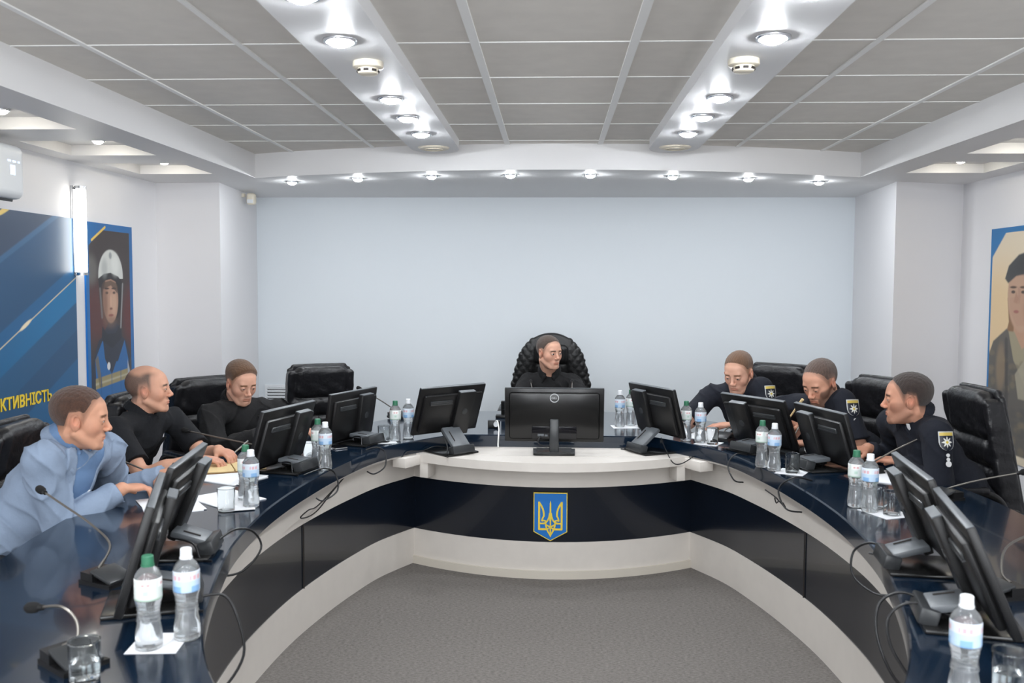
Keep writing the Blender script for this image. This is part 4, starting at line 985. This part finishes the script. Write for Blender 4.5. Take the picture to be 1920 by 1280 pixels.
    F_.op(lambda X, Y, Z: Z-(hip[2]+.07)+0*X+0*Y, lo-1, hi+1, mode='i')
    V, Q = F_.mesh(); npmesh('trousers', V-off, Q, MT['trousers'], root)
    for s, K in ((1, kn[0]), (-1, kn[1])):
        a = K-ft*.05-off; rzz = math.atan2(ft[1], ft[0])-PI/2
        MB().sphere(.05, (0, .05, .05), sc=(.95, 2.6, .9)).box((.09, .27, .02), (0, .05, .01), bev=.008).build('shoe', MT['black'], root, loc=(a[0], a[1], 0), rot=(0, 0, rzz))
    return root
MT['trousers'] = mat('dark_trousers', srgb(24, 26, 32), .85)
MT['suit'] = mat('light_blue_suit_cloth', srgb(128, 143, 164), .9, bump=(11, .5, .02))
MT['suitshirt'] = mat('pale_blue_shirt', srgb(98, 126, 162), .8, bump=(14, .3, .012))
MT['polo'] = mat('black_polo_cloth', srgb(15, 17, 22), .9, bump=(14, .5, .015))
MT['blackj'] = mat('black_jacket_cloth', srgb(17, 17, 19), .88, bump=(13, .55, .02))
MT['uniform'] = mat('dark_navy_uniform', srgb(15, 19, 30), .9, bump=(14, .5, .015))
MT['pin'] = mat('white_embroidery', srgb(205, 205, 205), .6)
def patch(par, off, pos, nd, w=.072, h=.085, kind='shield'):
    n, k = 41, 49; us = np.linspace(-1, 1, n); vs = np.linspace(-1, 1, k); V = []; Cc = []; keep = []
    for v in vs:
        hwid = 1 if v > 0 else math.sqrt(max(0, 1-(abs(v))**2.2))
        for q in us:
            a = q*w/2/.075; V.append((.075*math.sin(a), v*h/2, .075*math.cos(a)-.075)); rr_ = math.hypot(q, (v+.12)*1.1); an = math.atan2(v+.12, q)
            e = min(hwid-abs(q), 1-v if v > 0 else 9)
            c = srgb(20, 25, 38)
            tri = abs((an*8/(2*PI)) % 1-.5)*2
            if rr_ < .24+.42*tri: c = srgb(215, 215, 208)
            if rr_ < .16: c = srgb(200, 175, 70)
            if v > .55: c = srgb(196, 172, 84)
            if e < .10: c = srgb(178, 180, 180)
            Cc.append(c); keep.append(e > -.02)
    Q = [(j*n+i, j*n+i+1, (j+1)*n+i+1, (j+1)*n+i) for j in range(k-1) for i in range(n-1) if keep[j*n+i] and keep[j*n+i+1] and keep[(j+1)*n+i] and keep[(j+1)*n+i+1]]
    nd = nrm(nd); x = nrm(np.cross((0, 0, 1), nd)); y = np.cross(nd, x)
    o = npmesh('shoulder_patch', np.array(V), np.array(Q), MT['print'], par, np.array(Cc))
    mm = np.eye(4); mm[:3, 0] = x; mm[:3, 1] = y; mm[:3, 2] = nd; mm[:3, 3] = np.array(pos)-off
    o.matrix_local = Matrix(mm.tolist()); md = o.modifiers.new('th', 'SOLIDIFY'); md.thickness = .002; md.offset = 0
    m_ = MB()
    for j, (rr_, yy_) in enumerate(((.008, -.062), (.008, -.080), (.013, -.100))): m_.cyl(rr_, .003, (0, yy_, -.001), seg=14)
    q = m_.build('rank_insignia', MT['pin'], par); q.matrix_local = Matrix(mm.tolist())
def badge(par, L, name, pos, nd, w, h, m_):
    nd = nrm(nd); x = nrm(np.cross((0, 0, 1), nd)); y = np.cross(nd, x); mm = np.eye(4); mm[:3, 0] = x; mm[:3, 1] = y; mm[:3, 2] = nd; mm[:3, 3] = np.array(pos)-L['off']
    o = MB().box((w, h, .003), bev=.001).build(name, m_, par); o.matrix_local = Matrix(mm.tolist()); return o
def surf(L, x, z, g=.02):       # point on the front of the trunk, torso frame (x to the person's right, z along the spine from the shoulders)
    t = 1+z/L['Ls']; hwid = .17; rd = (.118+g)*math.sqrt(max(.05, 1-(x/.2)**2))*(1 if t < .9 else .85)
    return L['M_']+L['r']*x+L['u']*z+L['f']*(rd+.012)
def c_suit(L):
    j = L['garment']('jacket', MT['suit'], .019, 1.93, neck=.074, amp=.0042)
    wf = lambda z: .012+.070*np.clip((z+.36)/.40, 0, 1)
    sh = L['panel']('shirt_front', MT['suitshirt'], .0225, lambda x, y, z: np.maximum(np.abs(x)-wf(z), -.36-z))
    for q in (-1, 1):
        L['panel']('lapel', MT['suit'], .0275, lambda x, y, z: np.maximum(np.maximum(wf(z)-.004-x*q, x*q-wf(z)-.045*np.clip((z+.34)/.28, 0, 1)*np.clip((.13-z)/.10, .3, 1)), -.34-z), j)
    L['collar']('shirt_collar', MT['suitshirt'], .068, .034, .34, .005, .008)
    L['collar']('jacket_collar', MT['suit'], .078, .024, .95, .008, -.014, j)
    for k in range(4): badge(sh, L, 'button', surf(L, 0, -.06-.07*k, .012), L['f'], .010, .010, MT['capw'])
def c_polo(L):
    s = L['garment']('polo_shirt', MT['polo'], .014, .72, neck=.064, amp=.0028); L['collar']('collar', MT['polo'], .066, .028, .42, .006, -.018, s)
    badge(s, L, 'placket', surf(L, 0, -.03, .018), L['f'], .03, .12, MT['polo'])
def c_jacket(L):
    L['garment']('undershirt', MT['polo'], .008, .3, amp=.001)
    s = L['garment']('jacket', MT['blackj'], .022, 1.95, neck=.070, amp=.0045); L['collar']('collar', MT['blackj'], .074, .030, .40, .007, -.004, s)
    for q in (-1, 1): badge(s, L, 'chest_pocket', surf(L, q*.085, -.12, .024), L['f']+L['r']*q*.4, .10, .035, MT['blackj']); badge(s, L, 'pocket_button', surf(L, q*.085, -.125, .028), L['f']+L['r']*q*.4, .012, .012, MT['topgray'])
    badge(s, L, 'placket', surf(L, 0, -.08, .022), L['f'], .035, .24, MT['blackj'])
def c_boss(L):
    s = L['garment']('shirt', MT['blackj'], .018, 1.95, neck=.066, amp=.0028); L['collar']('collar', MT['blackj'], .070, .030, .40, .007, -.002, s)
    for q in (-1, 1): badge(s, L, 'name_strip', surf(L, q*.085, -.10, .024), L['f'], .10, .022, MT['topgray'])
    badge(s, L, 'placket', surf(L, 0, -.08, .020), L['f'], .03, .2, MT['blackj'])
def c_uni(short, pd, pb_):
    def fn(L):
        s = L['garment']('uniform_shirt', MT['uniform'], .016, .74 if short else 1.95, neck=.066, amp=.003); L['collar']('collar', MT['uniform'], .070, .030, .42, .007, 0, s)
        for q in (-1, 1): badge(s, L, 'collar_tab', L['N']+nrm(L['H']-L['N'])*.030+L['f']*.080+L['r']*q*.050, L['f']+L['r']*q*.5, .016, .045, MT['pin'])
        d = nrm(pd); patch(s, L['off'], L['SL']+(L['EL']-L['SL'])*.15+d*.074, d)
        if pb_: badge(s, L, 'chest_badge', surf(L, -.085, -.10, .026), L['f']-L['r']*.4, .03, .055, MT['gold'])
    return fn
SK1, SK2, SK3 = (200, 152, 128), (202, 156, 134), (186, 136, 112)
person('man in a light blue suit seated at the near left, pen hand on white papers', (-1.795, 3.45, 1.106), (16, 6, 0), (-1.875, 3.30, .975), (-1.80, 3.67, .95), (-1.875, 3.47, .99), (-2.20, 3.44, .56),
       (-1.69, 3.55, .815), (-1.63, 3.84, .815), (.65, .75, -.05), (.45, -.85, -.05), (194, 144, 118), (82, 52, 36), dict(top=.0065, side=.72, temple=.022, rec=.006, fade=.018), c_suit, (-.6, -.6, -.9), (-.3, .6, -.9), curlR=.75, curlL=.9, fat=1.08, eye=.5)
person('balding man in a black polo shirt with bare forearms on a notebook', (-1.993, 4.5, 1.099), (10, -2, 0), (-2.07, 4.30, .93), (-1.96, 4.70, .925), (-2.045, 4.5, .975), (-2.33, 4.5, .56),
       (-1.66, 4.24, .805), (-1.62, 4.42, .815), (.95, .15, -.05), (.8, -.55, -.1), SK1, (70, 62, 58), dict(top=0, side=.95, bald=1), c_polo, (.1, -.5, -1), (.1, .6, -1), curlR=.7, curlL=.8, jaw=.95)
person('young man in a black jacket seated on the left, looking down', (-1.77, 5.2, 1.06), (-42, 20, 0), (-1.91, 5.08, .89), (-1.62, 5.36, .885), (-1.835, 5.29, .93), (-2.02, 5.50, .55),
       (-1.56, 4.88, .81), (-1.44, 5.14, .81), (.9, -.3, -.1), (1, -.35, -.05), SK2, (110, 76, 48), dict(top=.011, side=.75, quiff=.007, fade=.012), c_jacket, (-.5, -.6, -1), (.3, .5, -1), curlR=.6, curlL=.7, eye=.25, jaw=.95)
person('man in a black shirt seated in the tall quilted chair', (-.022, 6.70, 1.137), (-52, 4, 0), (-.175, 6.80, .915), (.150, 6.78, .915), (-.02, 6.80, .975), (-.01, 6.98, .56),
       (-.17, 6.34, .81), (.16, 6.32, .81), (.4, -.9, -.05), (-.4, -.9, -.05), SK2, (84, 66, 56), dict(top=.006, side=.7, temple=.018, rec=.002, fade=.016), c_boss, (-1, .2, -.9), (1, .2, -.9), curlR=.7, curlL=.7, eye=.8, open_=.6)
person('short-haired uniformed man reaching out with bare forearms, leftmost of the three on the right', (1.095, 5.5, 1.115), (234, 22, 0), (.96, 5.64, .965), (1.22, 5.44, 1.035), (1.155, 5.60, 1.02), (1.43, 5.86, .56),
       (.90, 5.74, .815), (1.06, 5.46, .81), (-.95, .1, -.1), (-1, .12, -.02), SK2, (116, 82, 56), dict(top=.0045, thin=.001, side=.72, fade=.014, blend=.2), c_uni(True, (.35, -1, .25), 0), (-.6, .3, -1), (.5, -.5, -1), curlR=.7, curlL=.35, eye=.3)
person('bearded uniformed man with cropped hair looking down, middle one on the right', (1.398, 4.9, 1.12), (218, 26, 0), (1.25, 5.10, .965), (1.50, 4.84, 1.03), (1.46, 5.0, 1.02), (1.84, 5.22, .56),
       (1.33, 5.02, .87), (1.34, 4.84, .81), (-.75, -.25, .3), (-.85, .4, -.05), (196, 146, 122), (92, 72, 62), dict(top=.0025, thin=.001, side=.72, fade=.014, blend=.3, temple=.016), c_uni(True, (.25, -1, .25), 0), (-.3, .5, -1), (.5, -.5, -1), curlR=.9, curlL=.6, eye=.15, beard=.95, brow=(70, 52, 42))
person('uniformed man in long sleeves with dark cropped hair in profile, nearest on the right', (1.637, 4.35, 1.103), (168, 2, 0), (1.66, 4.60, .96), (1.72, 4.20, .975), (1.71, 4.39, 1.0), (2.0, 4.45, .56),
       (1.55, 4.60, .83), (1.61, 4.36, .815), (-.8, -.2, -.1), (-.75, .6, -.05), SK3, (58, 44, 38), dict(top=.007, side=.92, fade=.010), c_uni(False, (.15, -1, .2), 1), (.2, .5, -1), (.3, -.6, -1), curlR=.7, curlL=.8, eye=.6, beard=.35, fat=1.1)
# pen-like slim tool held upright by the bearded man and a dark pen of the suited man
tag(MB().tube([(-1.60, 3.70, .815), (-1.585, 3.80, .87)], .004, sub=1).build('pen', MT['black']), 'dark pen in the hand of the suited man', 'pen')
tag(MB().tube([(-1.52, 4.36, .815), (-1.46, 4.38, .87)], .004, sub=1).build('pen', MT['silver']), 'silver pen in the hand of the man in the black polo', 'pen')
tag(MB().tube([(1.255, 5.0, .90), (1.30, 4.94, 1.0), (1.315, 4.92, 1.03)], lambda t: .004+.004*t, sub=1).build('pen', MT['pad']), 'pale pen raised in the hand of the bearded man', 'pen')

# ------------------------------------------------------------------ wall prints
def painted(name, par, w, h, nx, ny, fn, loc, rot, sub='print'):
    u, v = np.meshgrid(np.linspace(0, 1, nx), np.linspace(0, 1, ny)); col = fn(u, v)
    V = np.stack([(u-.5)*w, (v-.5)*h, 0*u], -1).reshape(-1, 3); i, j = np.meshgrid(np.arange(nx-1), np.arange(ny-1)); a = (j*nx+i).ravel()
    o = npmesh(sub, V, np.stack([a, a+1, a+nx+1, a+nx], 1), MT['print'], par, col.reshape(-1, 3), smooth=False); o.location = loc; o.rotation_euler = rot; return o
class Paint:
    def __init__(s, u, v, c, asp): s.u, s.v, s.asp = u, v, asp; s.C = np.ones(u.shape+(3,))*np.array(srgb(*c))
    def mix(s, w, c): w = np.clip(w, 0, 1)[..., None]; s.C = s.C*(1-w)+np.array(srgb(*c))*w; return s
    def el(s, cx, cy, rx, ry, c, soft=.08, a=1., rot=0.):
        x, y = s.u-cx, (s.v-cy)*s.asp; cr_, sr_ = math.cos(rot), math.sin(rot); x, y = x*cr_+y*sr_, -x*sr_+y*cr_
        return s.mix(a*sstep(1+soft, 1-soft, np.sqrt((x/rx)**2+(y/ry)**2)), c)
    def poly(s, P, c, a=1., soft=.006):
        P = [(p[0], p[1]*s.asp) for p in P]; x, y = s.u, s.v*s.asp; ins = np.zeros(x.shape, bool); dm = np.full(x.shape, 9.)
        for (x0, y0), (x1, y1) in zip(P, P[1:]+P[:1]):
            with np.errstate(divide='ignore', invalid='ignore'): ins ^= ((y0 > y) != (y1 > y)) & (x < (x1-x0)*(y-y0)/(y1-y0+1e-12)+x0)
            t = np.clip(((x-x0)*(x1-x0)+(y-y0)*(y1-y0))/((x1-x0)**2+(y1-y0)**2+1e-12), 0, 1); dm = np.minimum(dm, np.hypot(x-x0-t*(x1-x0), y-y0-t*(y1-y0)))
        return s.mix(a*sstep(-soft, soft, np.where(ins, dm, -dm)), c)
    def line(s, p, q, wd, c, a=1.):
        x, y = s.u, s.v*s.asp; p = (p[0], p[1]*s.asp); q = (q[0], q[1]*s.asp); dx, dy = q[0]-p[0], q[1]-p[1]
        t = np.clip(((x-p[0])*dx+(y-p[1])*dy)/(dx*dx+dy*dy), 0, 1); return s.mix(a*sstep(wd*1.2, wd*.5, np.hypot(x-p[0]-t*dx, y-p[1]-t*dy)), c)
# banner: deep blue with diagonal light bands and gold streaks
def f_banner(u, v):
    p = Paint(u, v, (34, 78, 116), 1.60/1.85); D = v*1.60-.48*u*1.85; um = u*1.85
    bnd = lambda lo_, hi_, sf=.008: sstep(lo_-sf, lo_+sf, D)*sstep(hi_+sf, hi_-sf, D)
    p.mix(.8*sstep(.40, .9, D), (46, 88, 128)); p.mix(.75*sstep(.82, .84, D), (62, 72, 92)); p.mix(.5*bnd(.800, .835), (70, 120, 164)); p.mix(.9*sstep(1.16, 1.17, D), (34, 104, 160))
    p.mix(.9*bnd(.345, .430), (26, 96, 146)); p.mix((.45+.55*sstep(.8, 1.8, um))*bnd(.19, .345), (10, 112, 166)); p.mix(.5*bnd(.02, .19), (34, 92, 134))
    p.mix(.7*bnd(-.42, -.16), (30, 98, 146)); p.mix(.8*bnd(-.70, -.42), (30, 70, 106))
    p.mix(.9*sstep(.006, .003, np.abs(D-.345)), (206, 194, 164)); p.mix(sstep(1, .5, np.hypot((um-1.28)/.075, (D-.345)/.018)), (240, 224, 190))
    p.mix(sstep(1, .6, np.hypot((um-1.13)/.12, (D-1.065)/.022)), (238, 208, 120))
    return p.C
ban = empty('wall_banner', (XL, 4.80, 0), 0, 'deep blue wall banner with diagonal bands and yellow lettering', 'banner')
MB().box((.012, 1.85, 1.60), (.006, -.005+.0, 1.225)).build('board', MT['blueb'], ban)
painted('banner', ban, 1.85, 1.60, 420, 360, f_banner, (.0125, -.005, 1.225), (PI/2, 0, PI/2))
text('lettering', 'КТИВНІСТЬ', .094, MT['yellow'], (.014, .075, .925), (PI/2, 0, PI/2), ban, .0015, .0, 'LEFT', .95, .0028)
def f_fire(u, v):
    p = Paint(u, v, (58, 50, 52), 1.55/.66)
    p.el(.2, .62, .30, .12*2.35, (92, 48, 46), .5, .8); p.el(.95, .60, .2, .3, (96, 40, 42), .5, .8); p.el(.1, .80, .12, .14, (110, 108, 104), .5, .7)
    p.mix(.5*sstep(.8, 1, v), (54, 46, 44))
    # shoulders, jacket, hood
    p.poly([(.02, 0), (.05, .38), (.22, .50), (.5, .55), (.8, .49), (.97, .38), (1, 0)], (36, 46, 64)); p.poly([(.18, 0), (.14, .42), (.30, .50), (.44, .40), (.62, .40), (.78, .49), (.86, .40), (.84, 0)], (30, 98, 158))
    p.poly([(.30, .52), (.34, .42), (.48, .345), (.62, .42), (.72, .54), (.5, .6)], (38, 46, 62)); p.poly([(.86, 0), (.90, .40), (1, .44), (1, 0)], (70, 66, 66)); p.poly([(.80, .02), (.84, .40), (.90, .34), (.88, .02)], (188, 190, 190), .7)
    for y0 in (.295, .125): p.poly([(.14, y0), (.84, y0+.02), (.84, y0+.065), (.14, y0+.045)], (150, 138, 100)); p.poly([(.14, y0+.016), (.84, y0+.036), (.84, y0+.044), (.14, y0+.026)], (178, 172, 150), .8)
    p.poly([(.14, .42), (.22, .30), (.28, .30), (.2, .44)], (112, 100, 70), .8); p.el(.42, .385, .035, .04, (215, 215, 215)); p.el(.30, .225, .03, .04, (222, 196, 90)); p.poly([(.36, .218), (.62, .224), (.62, .240), (.36, .234)], (214, 220, 226), .85); p.poly([(.36, .196), (.58, .202), (.58, .212), (.36, .206)], (214, 220, 226), .7)
    for x0 in (.24, .46, .66): p.line((x0, .02), (x0+.02, .36), .012, (20, 76, 130), .5)
    # head
    p.el(.50, .70, .245, .30, (26, 26, 30)); p.el(.49, .675, .165, .245, (176, 138, 116), .06); p.el(.36, .66, .06, .2, (120, 86, 72), .6, .7); p.el(.56, .66, .06, .12, (206, 168, 144), .6, .6)
    for x0 in (.41, .565): p.el(x0, .703, .030, .013, (84, 62, 54), .5); p.el(x0, .722, .052, .010, (52, 38, 32), .4)
    p.el(.495, .665, .022, .07, (200, 160, 136), .5); p.el(.495, .634, .03, .012, (120, 78, 66), .5); p.el(.49, .605, .052, .013, (140, 78, 70), .4); p.el(.49, .575, .12, .06, (120, 92, 80), .6, .5)
    p.poly([(.30, .56), (.40, .525), (.58, .525), (.70, .57), (.72, .50), (.5, .46), (.28, .50)], (30, 36, 48))
    p.mix(sstep(1.04, .96, np.sqrt(((u-.505)/.265)**2+((v-.775)*1.55/.66/.27)**2))*(v > .765), (206, 208, 204)); p.mix(sstep(.745, .735, v+.10*(u-.5)**2*0)*sstep(.32, .28, np.abs(u-.5))*sstep(.60, .74, v)*0, (0, 0, 0))
    p.poly([(.24, .765), (.36, .785), (.5, .79), (.66, .775), (.775, .745), (.78, .70), (.66, .745), (.5, .762), (.36, .755), (.25, .72)], (34, 34, 38)); p.poly([(.30, .72), (.36, .75), (.5, .757), (.62, .745), (.66, .73), (.64, .70), (.5, .735), (.34, .72)], (70, 54, 46), .8)
    p.el(.60, .825, .08, .10, (226, 228, 224), .6, .7); p.el(.37, .81, .06, .09, (160, 164, 164), .6, .6); p.el(.50, .865, .03, .035, (150, 154, 156), .4); p.line((.76, .74), (.70, .55), .018, (150, 150, 150), .8); p.line((.27, .72), (.30, .60), .02, (120, 120, 120), .7)
    # blue frame with cut corner
    p.mix(1.*((u < .055) | (u > .93) | (v > .972)), (22, 102, 166)); p.poly([(0, 1), (.42, 1), (.05, .90), (0, .88)], (22, 98, 160)); p.line((.12, .925), (.40, .985), .014, (226, 190, 84)); return p.C
fp = empty('wall_poster', (XL, 6.18, 0), 0, 'blue-framed wall poster of a firefighter in a white helmet', 'poster')
MB().box((.012, .66, 1.55), (.006, 0, 1.245)).build('board', MT['blueb'], fp)
painted('poster', fp, .66, 1.55, 150, 330, f_fire, (.0125, 0, 1.245), (PI/2, 0, PI/2))
def f_soldier(u, v):
    p = Paint(u, v-.035, (222, 208, 184), 1.55/1.30)
    p.el(.1, .55, .3, .3, (228, 190, 130), .6, .6)
    # hair behind, neck, shoulders
    p.poly([(.20, .66), (.22, .56), (.19, .50), (.34, .47), (.62, .50), (.66, .78), (.5, .86)], (140, 104, 72)); p.poly([(.02, 0), (.01, .40), (.06, .47), (.20, .53), (.34, .46), (.60, .54), (.85, .46), (.99, .36), (1, 0)], (92, 88, 82))
    p.poly([(.28, .62), (.27, .50), (.36, .44), (.50, .52), (.52, .66)], (186, 146, 120)); p.poly([(.22, .52), (.28, .40), (.40, .30), (.56, .42), (.60, .54), (.48, .50), (.36, .45), (.28, .52)], (156, 146, 120))
    rs_ = np.random.default_rng(3)
    for q in range(120):
        x0, y0 = rs_.uniform(.02, .98), rs_.uniform(.0, .5); p.el(x0, y0, .02+.03*rs_.random(), .012+.012*rs_.random(), ((74, 72, 70), (128, 116, 92), (100, 98, 84))[q % 3], .4, .45*float(y0 < .44))
    p.poly([(.30, .34), (.46, .46), (.54, .42), (.50, .24), (.34, .24)], (166, 158, 138), .8); p.el(.15, .36, .05, .12, (150, 128, 100), .4, .6); p.line((.20, .48), (.24, .05), .018, (60, 58, 58), .7); p.line((.62, .50), (.56, .05), .02, (60, 58, 58), .7)
    p.el(.50, .27, .06, .08, (184, 146, 122), .2)
    # face three-quarter left
    p.el(.345, .68, .145, .19, (190, 154, 130), .06); p.poly([(.22, .66), (.235, .60), (.30, .545), (.38, .55), (.46, .62), (.47, .70)], (186, 148, 124)); p.el(.44, .66, .05, .14, (150, 112, 90), .5, .7)
    for x0 in (.255, .355): p.el(x0, .688, .020, .008, (74, 58, 50), .4); p.el(x0, .708, .034, .006, (84, 62, 50), .4)
    p.poly([(.285, .69), (.262, .645), (.30, .638), (.312, .66)], (172, 132, 110), .8); p.el(.292, .605, .026, .008, (160, 100, 92), .4); p.poly([(.30, .71), (.33, .70), (.325, .64), (.31, .64)], (170, 132, 112), .6); p.el(.40, .62, .04, .06, (172, 132, 108), .6, .6)
    p.poly([(.40, .78), (.50, .76), (.56, .52), (.47, .50), (.45, .62)], (150, 112, 76)); p.poly([(.165, .745), (.20, .80), (.30, .845), (.42, .86), (.56, .83), (.60, .77), (.52, .745), (.40, .765), (.28, .755), (.20, .725)], (62, 64, 66)); p.el(.44, .80, .14, .05, (52, 54, 56), .4, .6); p.el(.42, .80, .025, .035, (176, 168, 120), .3)
    p.v = v; p.mix(1.*((u < .018) | (u > .982) | (v > .978)), (28, 112, 172)); p.poly([(0, 1), (.19, 1), (.02, .875), (0, .86)], (28, 112, 172)); p.poly([(1, 1), (.81, 1), (.98, .875), (1, .86)], (28, 112, 172)); return p.C
sp = empty('wall_poster', (XR, 5.95, 0), 0, 'blue-framed wall poster of a soldier in a dark beret', 'poster')
MB().box((.012, 1.30, 1.55), (-.006, 0, 1.245)).build('board', MT['blueb'], sp)
painted('poster', sp, 1.30, 1.55, 280, 330, f_soldier, (-.0125, 0, 1.245), (PI/2, 0, -PI/2))

# ------------------------------------------------------------------ wall fittings
sc = empty('wall_lamp', (XL, 5.72, 1.95), 0, 'tall glowing tubular wall lamp on the left wall', 'wall lamp')
MB().box((.02, .05, .56), (.01, 0, 0), bev=.004).build('back_plate', MT['chrome'], sc)
MB().lathe([(0, -.262), (.026, -.262), (.031, -.25), (.031, .25), (.026, .262), (0, .262)], 24).build('glass_tube', MT['tube'], sc, loc=(.055, 0, 0))
for s in (-1, 1): MB().cyl(.033, .018, (.055, 0, s*.268)).box((.05, .03, .012), (.03, 0, s*.268)).build('end_cap', MT['chrome'], sc)
ac = empty('air_conditioner', (XL, 4.43, 2.20), 0, 'white wall-mounted air conditioner at the left picture edge', 'air conditioner')
F_ = Field(axis(-.02, .26, .008), axis(-.50, .50, .01), axis(-.2, .2, .008)); F_.rbox((.105, 0, 0), (.105, .42, .14), .04)
V, Q = F_.mesh(); npmesh('housing', V, Q, MT['capw'], ac)
MB().box((.09, .74, .012), (.12, 0, -.136), (0, .25, 0)).build('air_flap', MT['topgray'], ac)
m_ = MB()
for yy_, w__ in ((.27, .03), (.315, .03), (.355, .02)): m_.box((.002, w__, .010), (.2105, yy_, .05), bev=.0009)
m_.box((.002, .045, .05), (.2105, .30, .005), bev=.0009)
m_.build('display', MT['disp'], ac)
pr = empty('motion_sensor', (-2.575, 7.6, 2.33), 0, 'small cream motion sensor beside the top left corner of the front wall', 'sensor')
MB().box((.045, .04, .03), (.02, 0, .02), bev=.004).build('bracket', MT['beige'], pr)
F_ = Field(axis(.02, .17, .005), axis(-.08, .08, .005), axis(-.09, .06, .005)); F_.rbox((.095, 0, -.01), (.036, .034, .048), .022); V, Q = F_.mesh(); npmesh('housing', V, Q, MT['beige'], pr)
MB().box((.05, .004, .03), (.095, -.035, -.03), bev=.002).build('lens', MT['capw'], pr)
vg = empty('wall_grille', (-2.36, YB, .60), 0, 'white slatted ventilation grille low on the front wall', 'grille')
MB().box((.36, .012, .02), (0, -.006, .125)).box((.36, .012, .02), (0, -.006, -.125)).box((.02, .011, .23), (-.17, -.006, 0)).box((.02, .011, .23), (.17, -.006, 0)).build('frame', MT['capw'], vg)
MB().box((.33, .002, .24), (0, -.002, 0)).build('duct_opening', MT['darkgap'], vg)
for k in range(9): MB().box((.33, .012, .015), (0, -.008, -.104+.026*k), (.5, 0, 0)).build('slat', MT['capw'], vg)
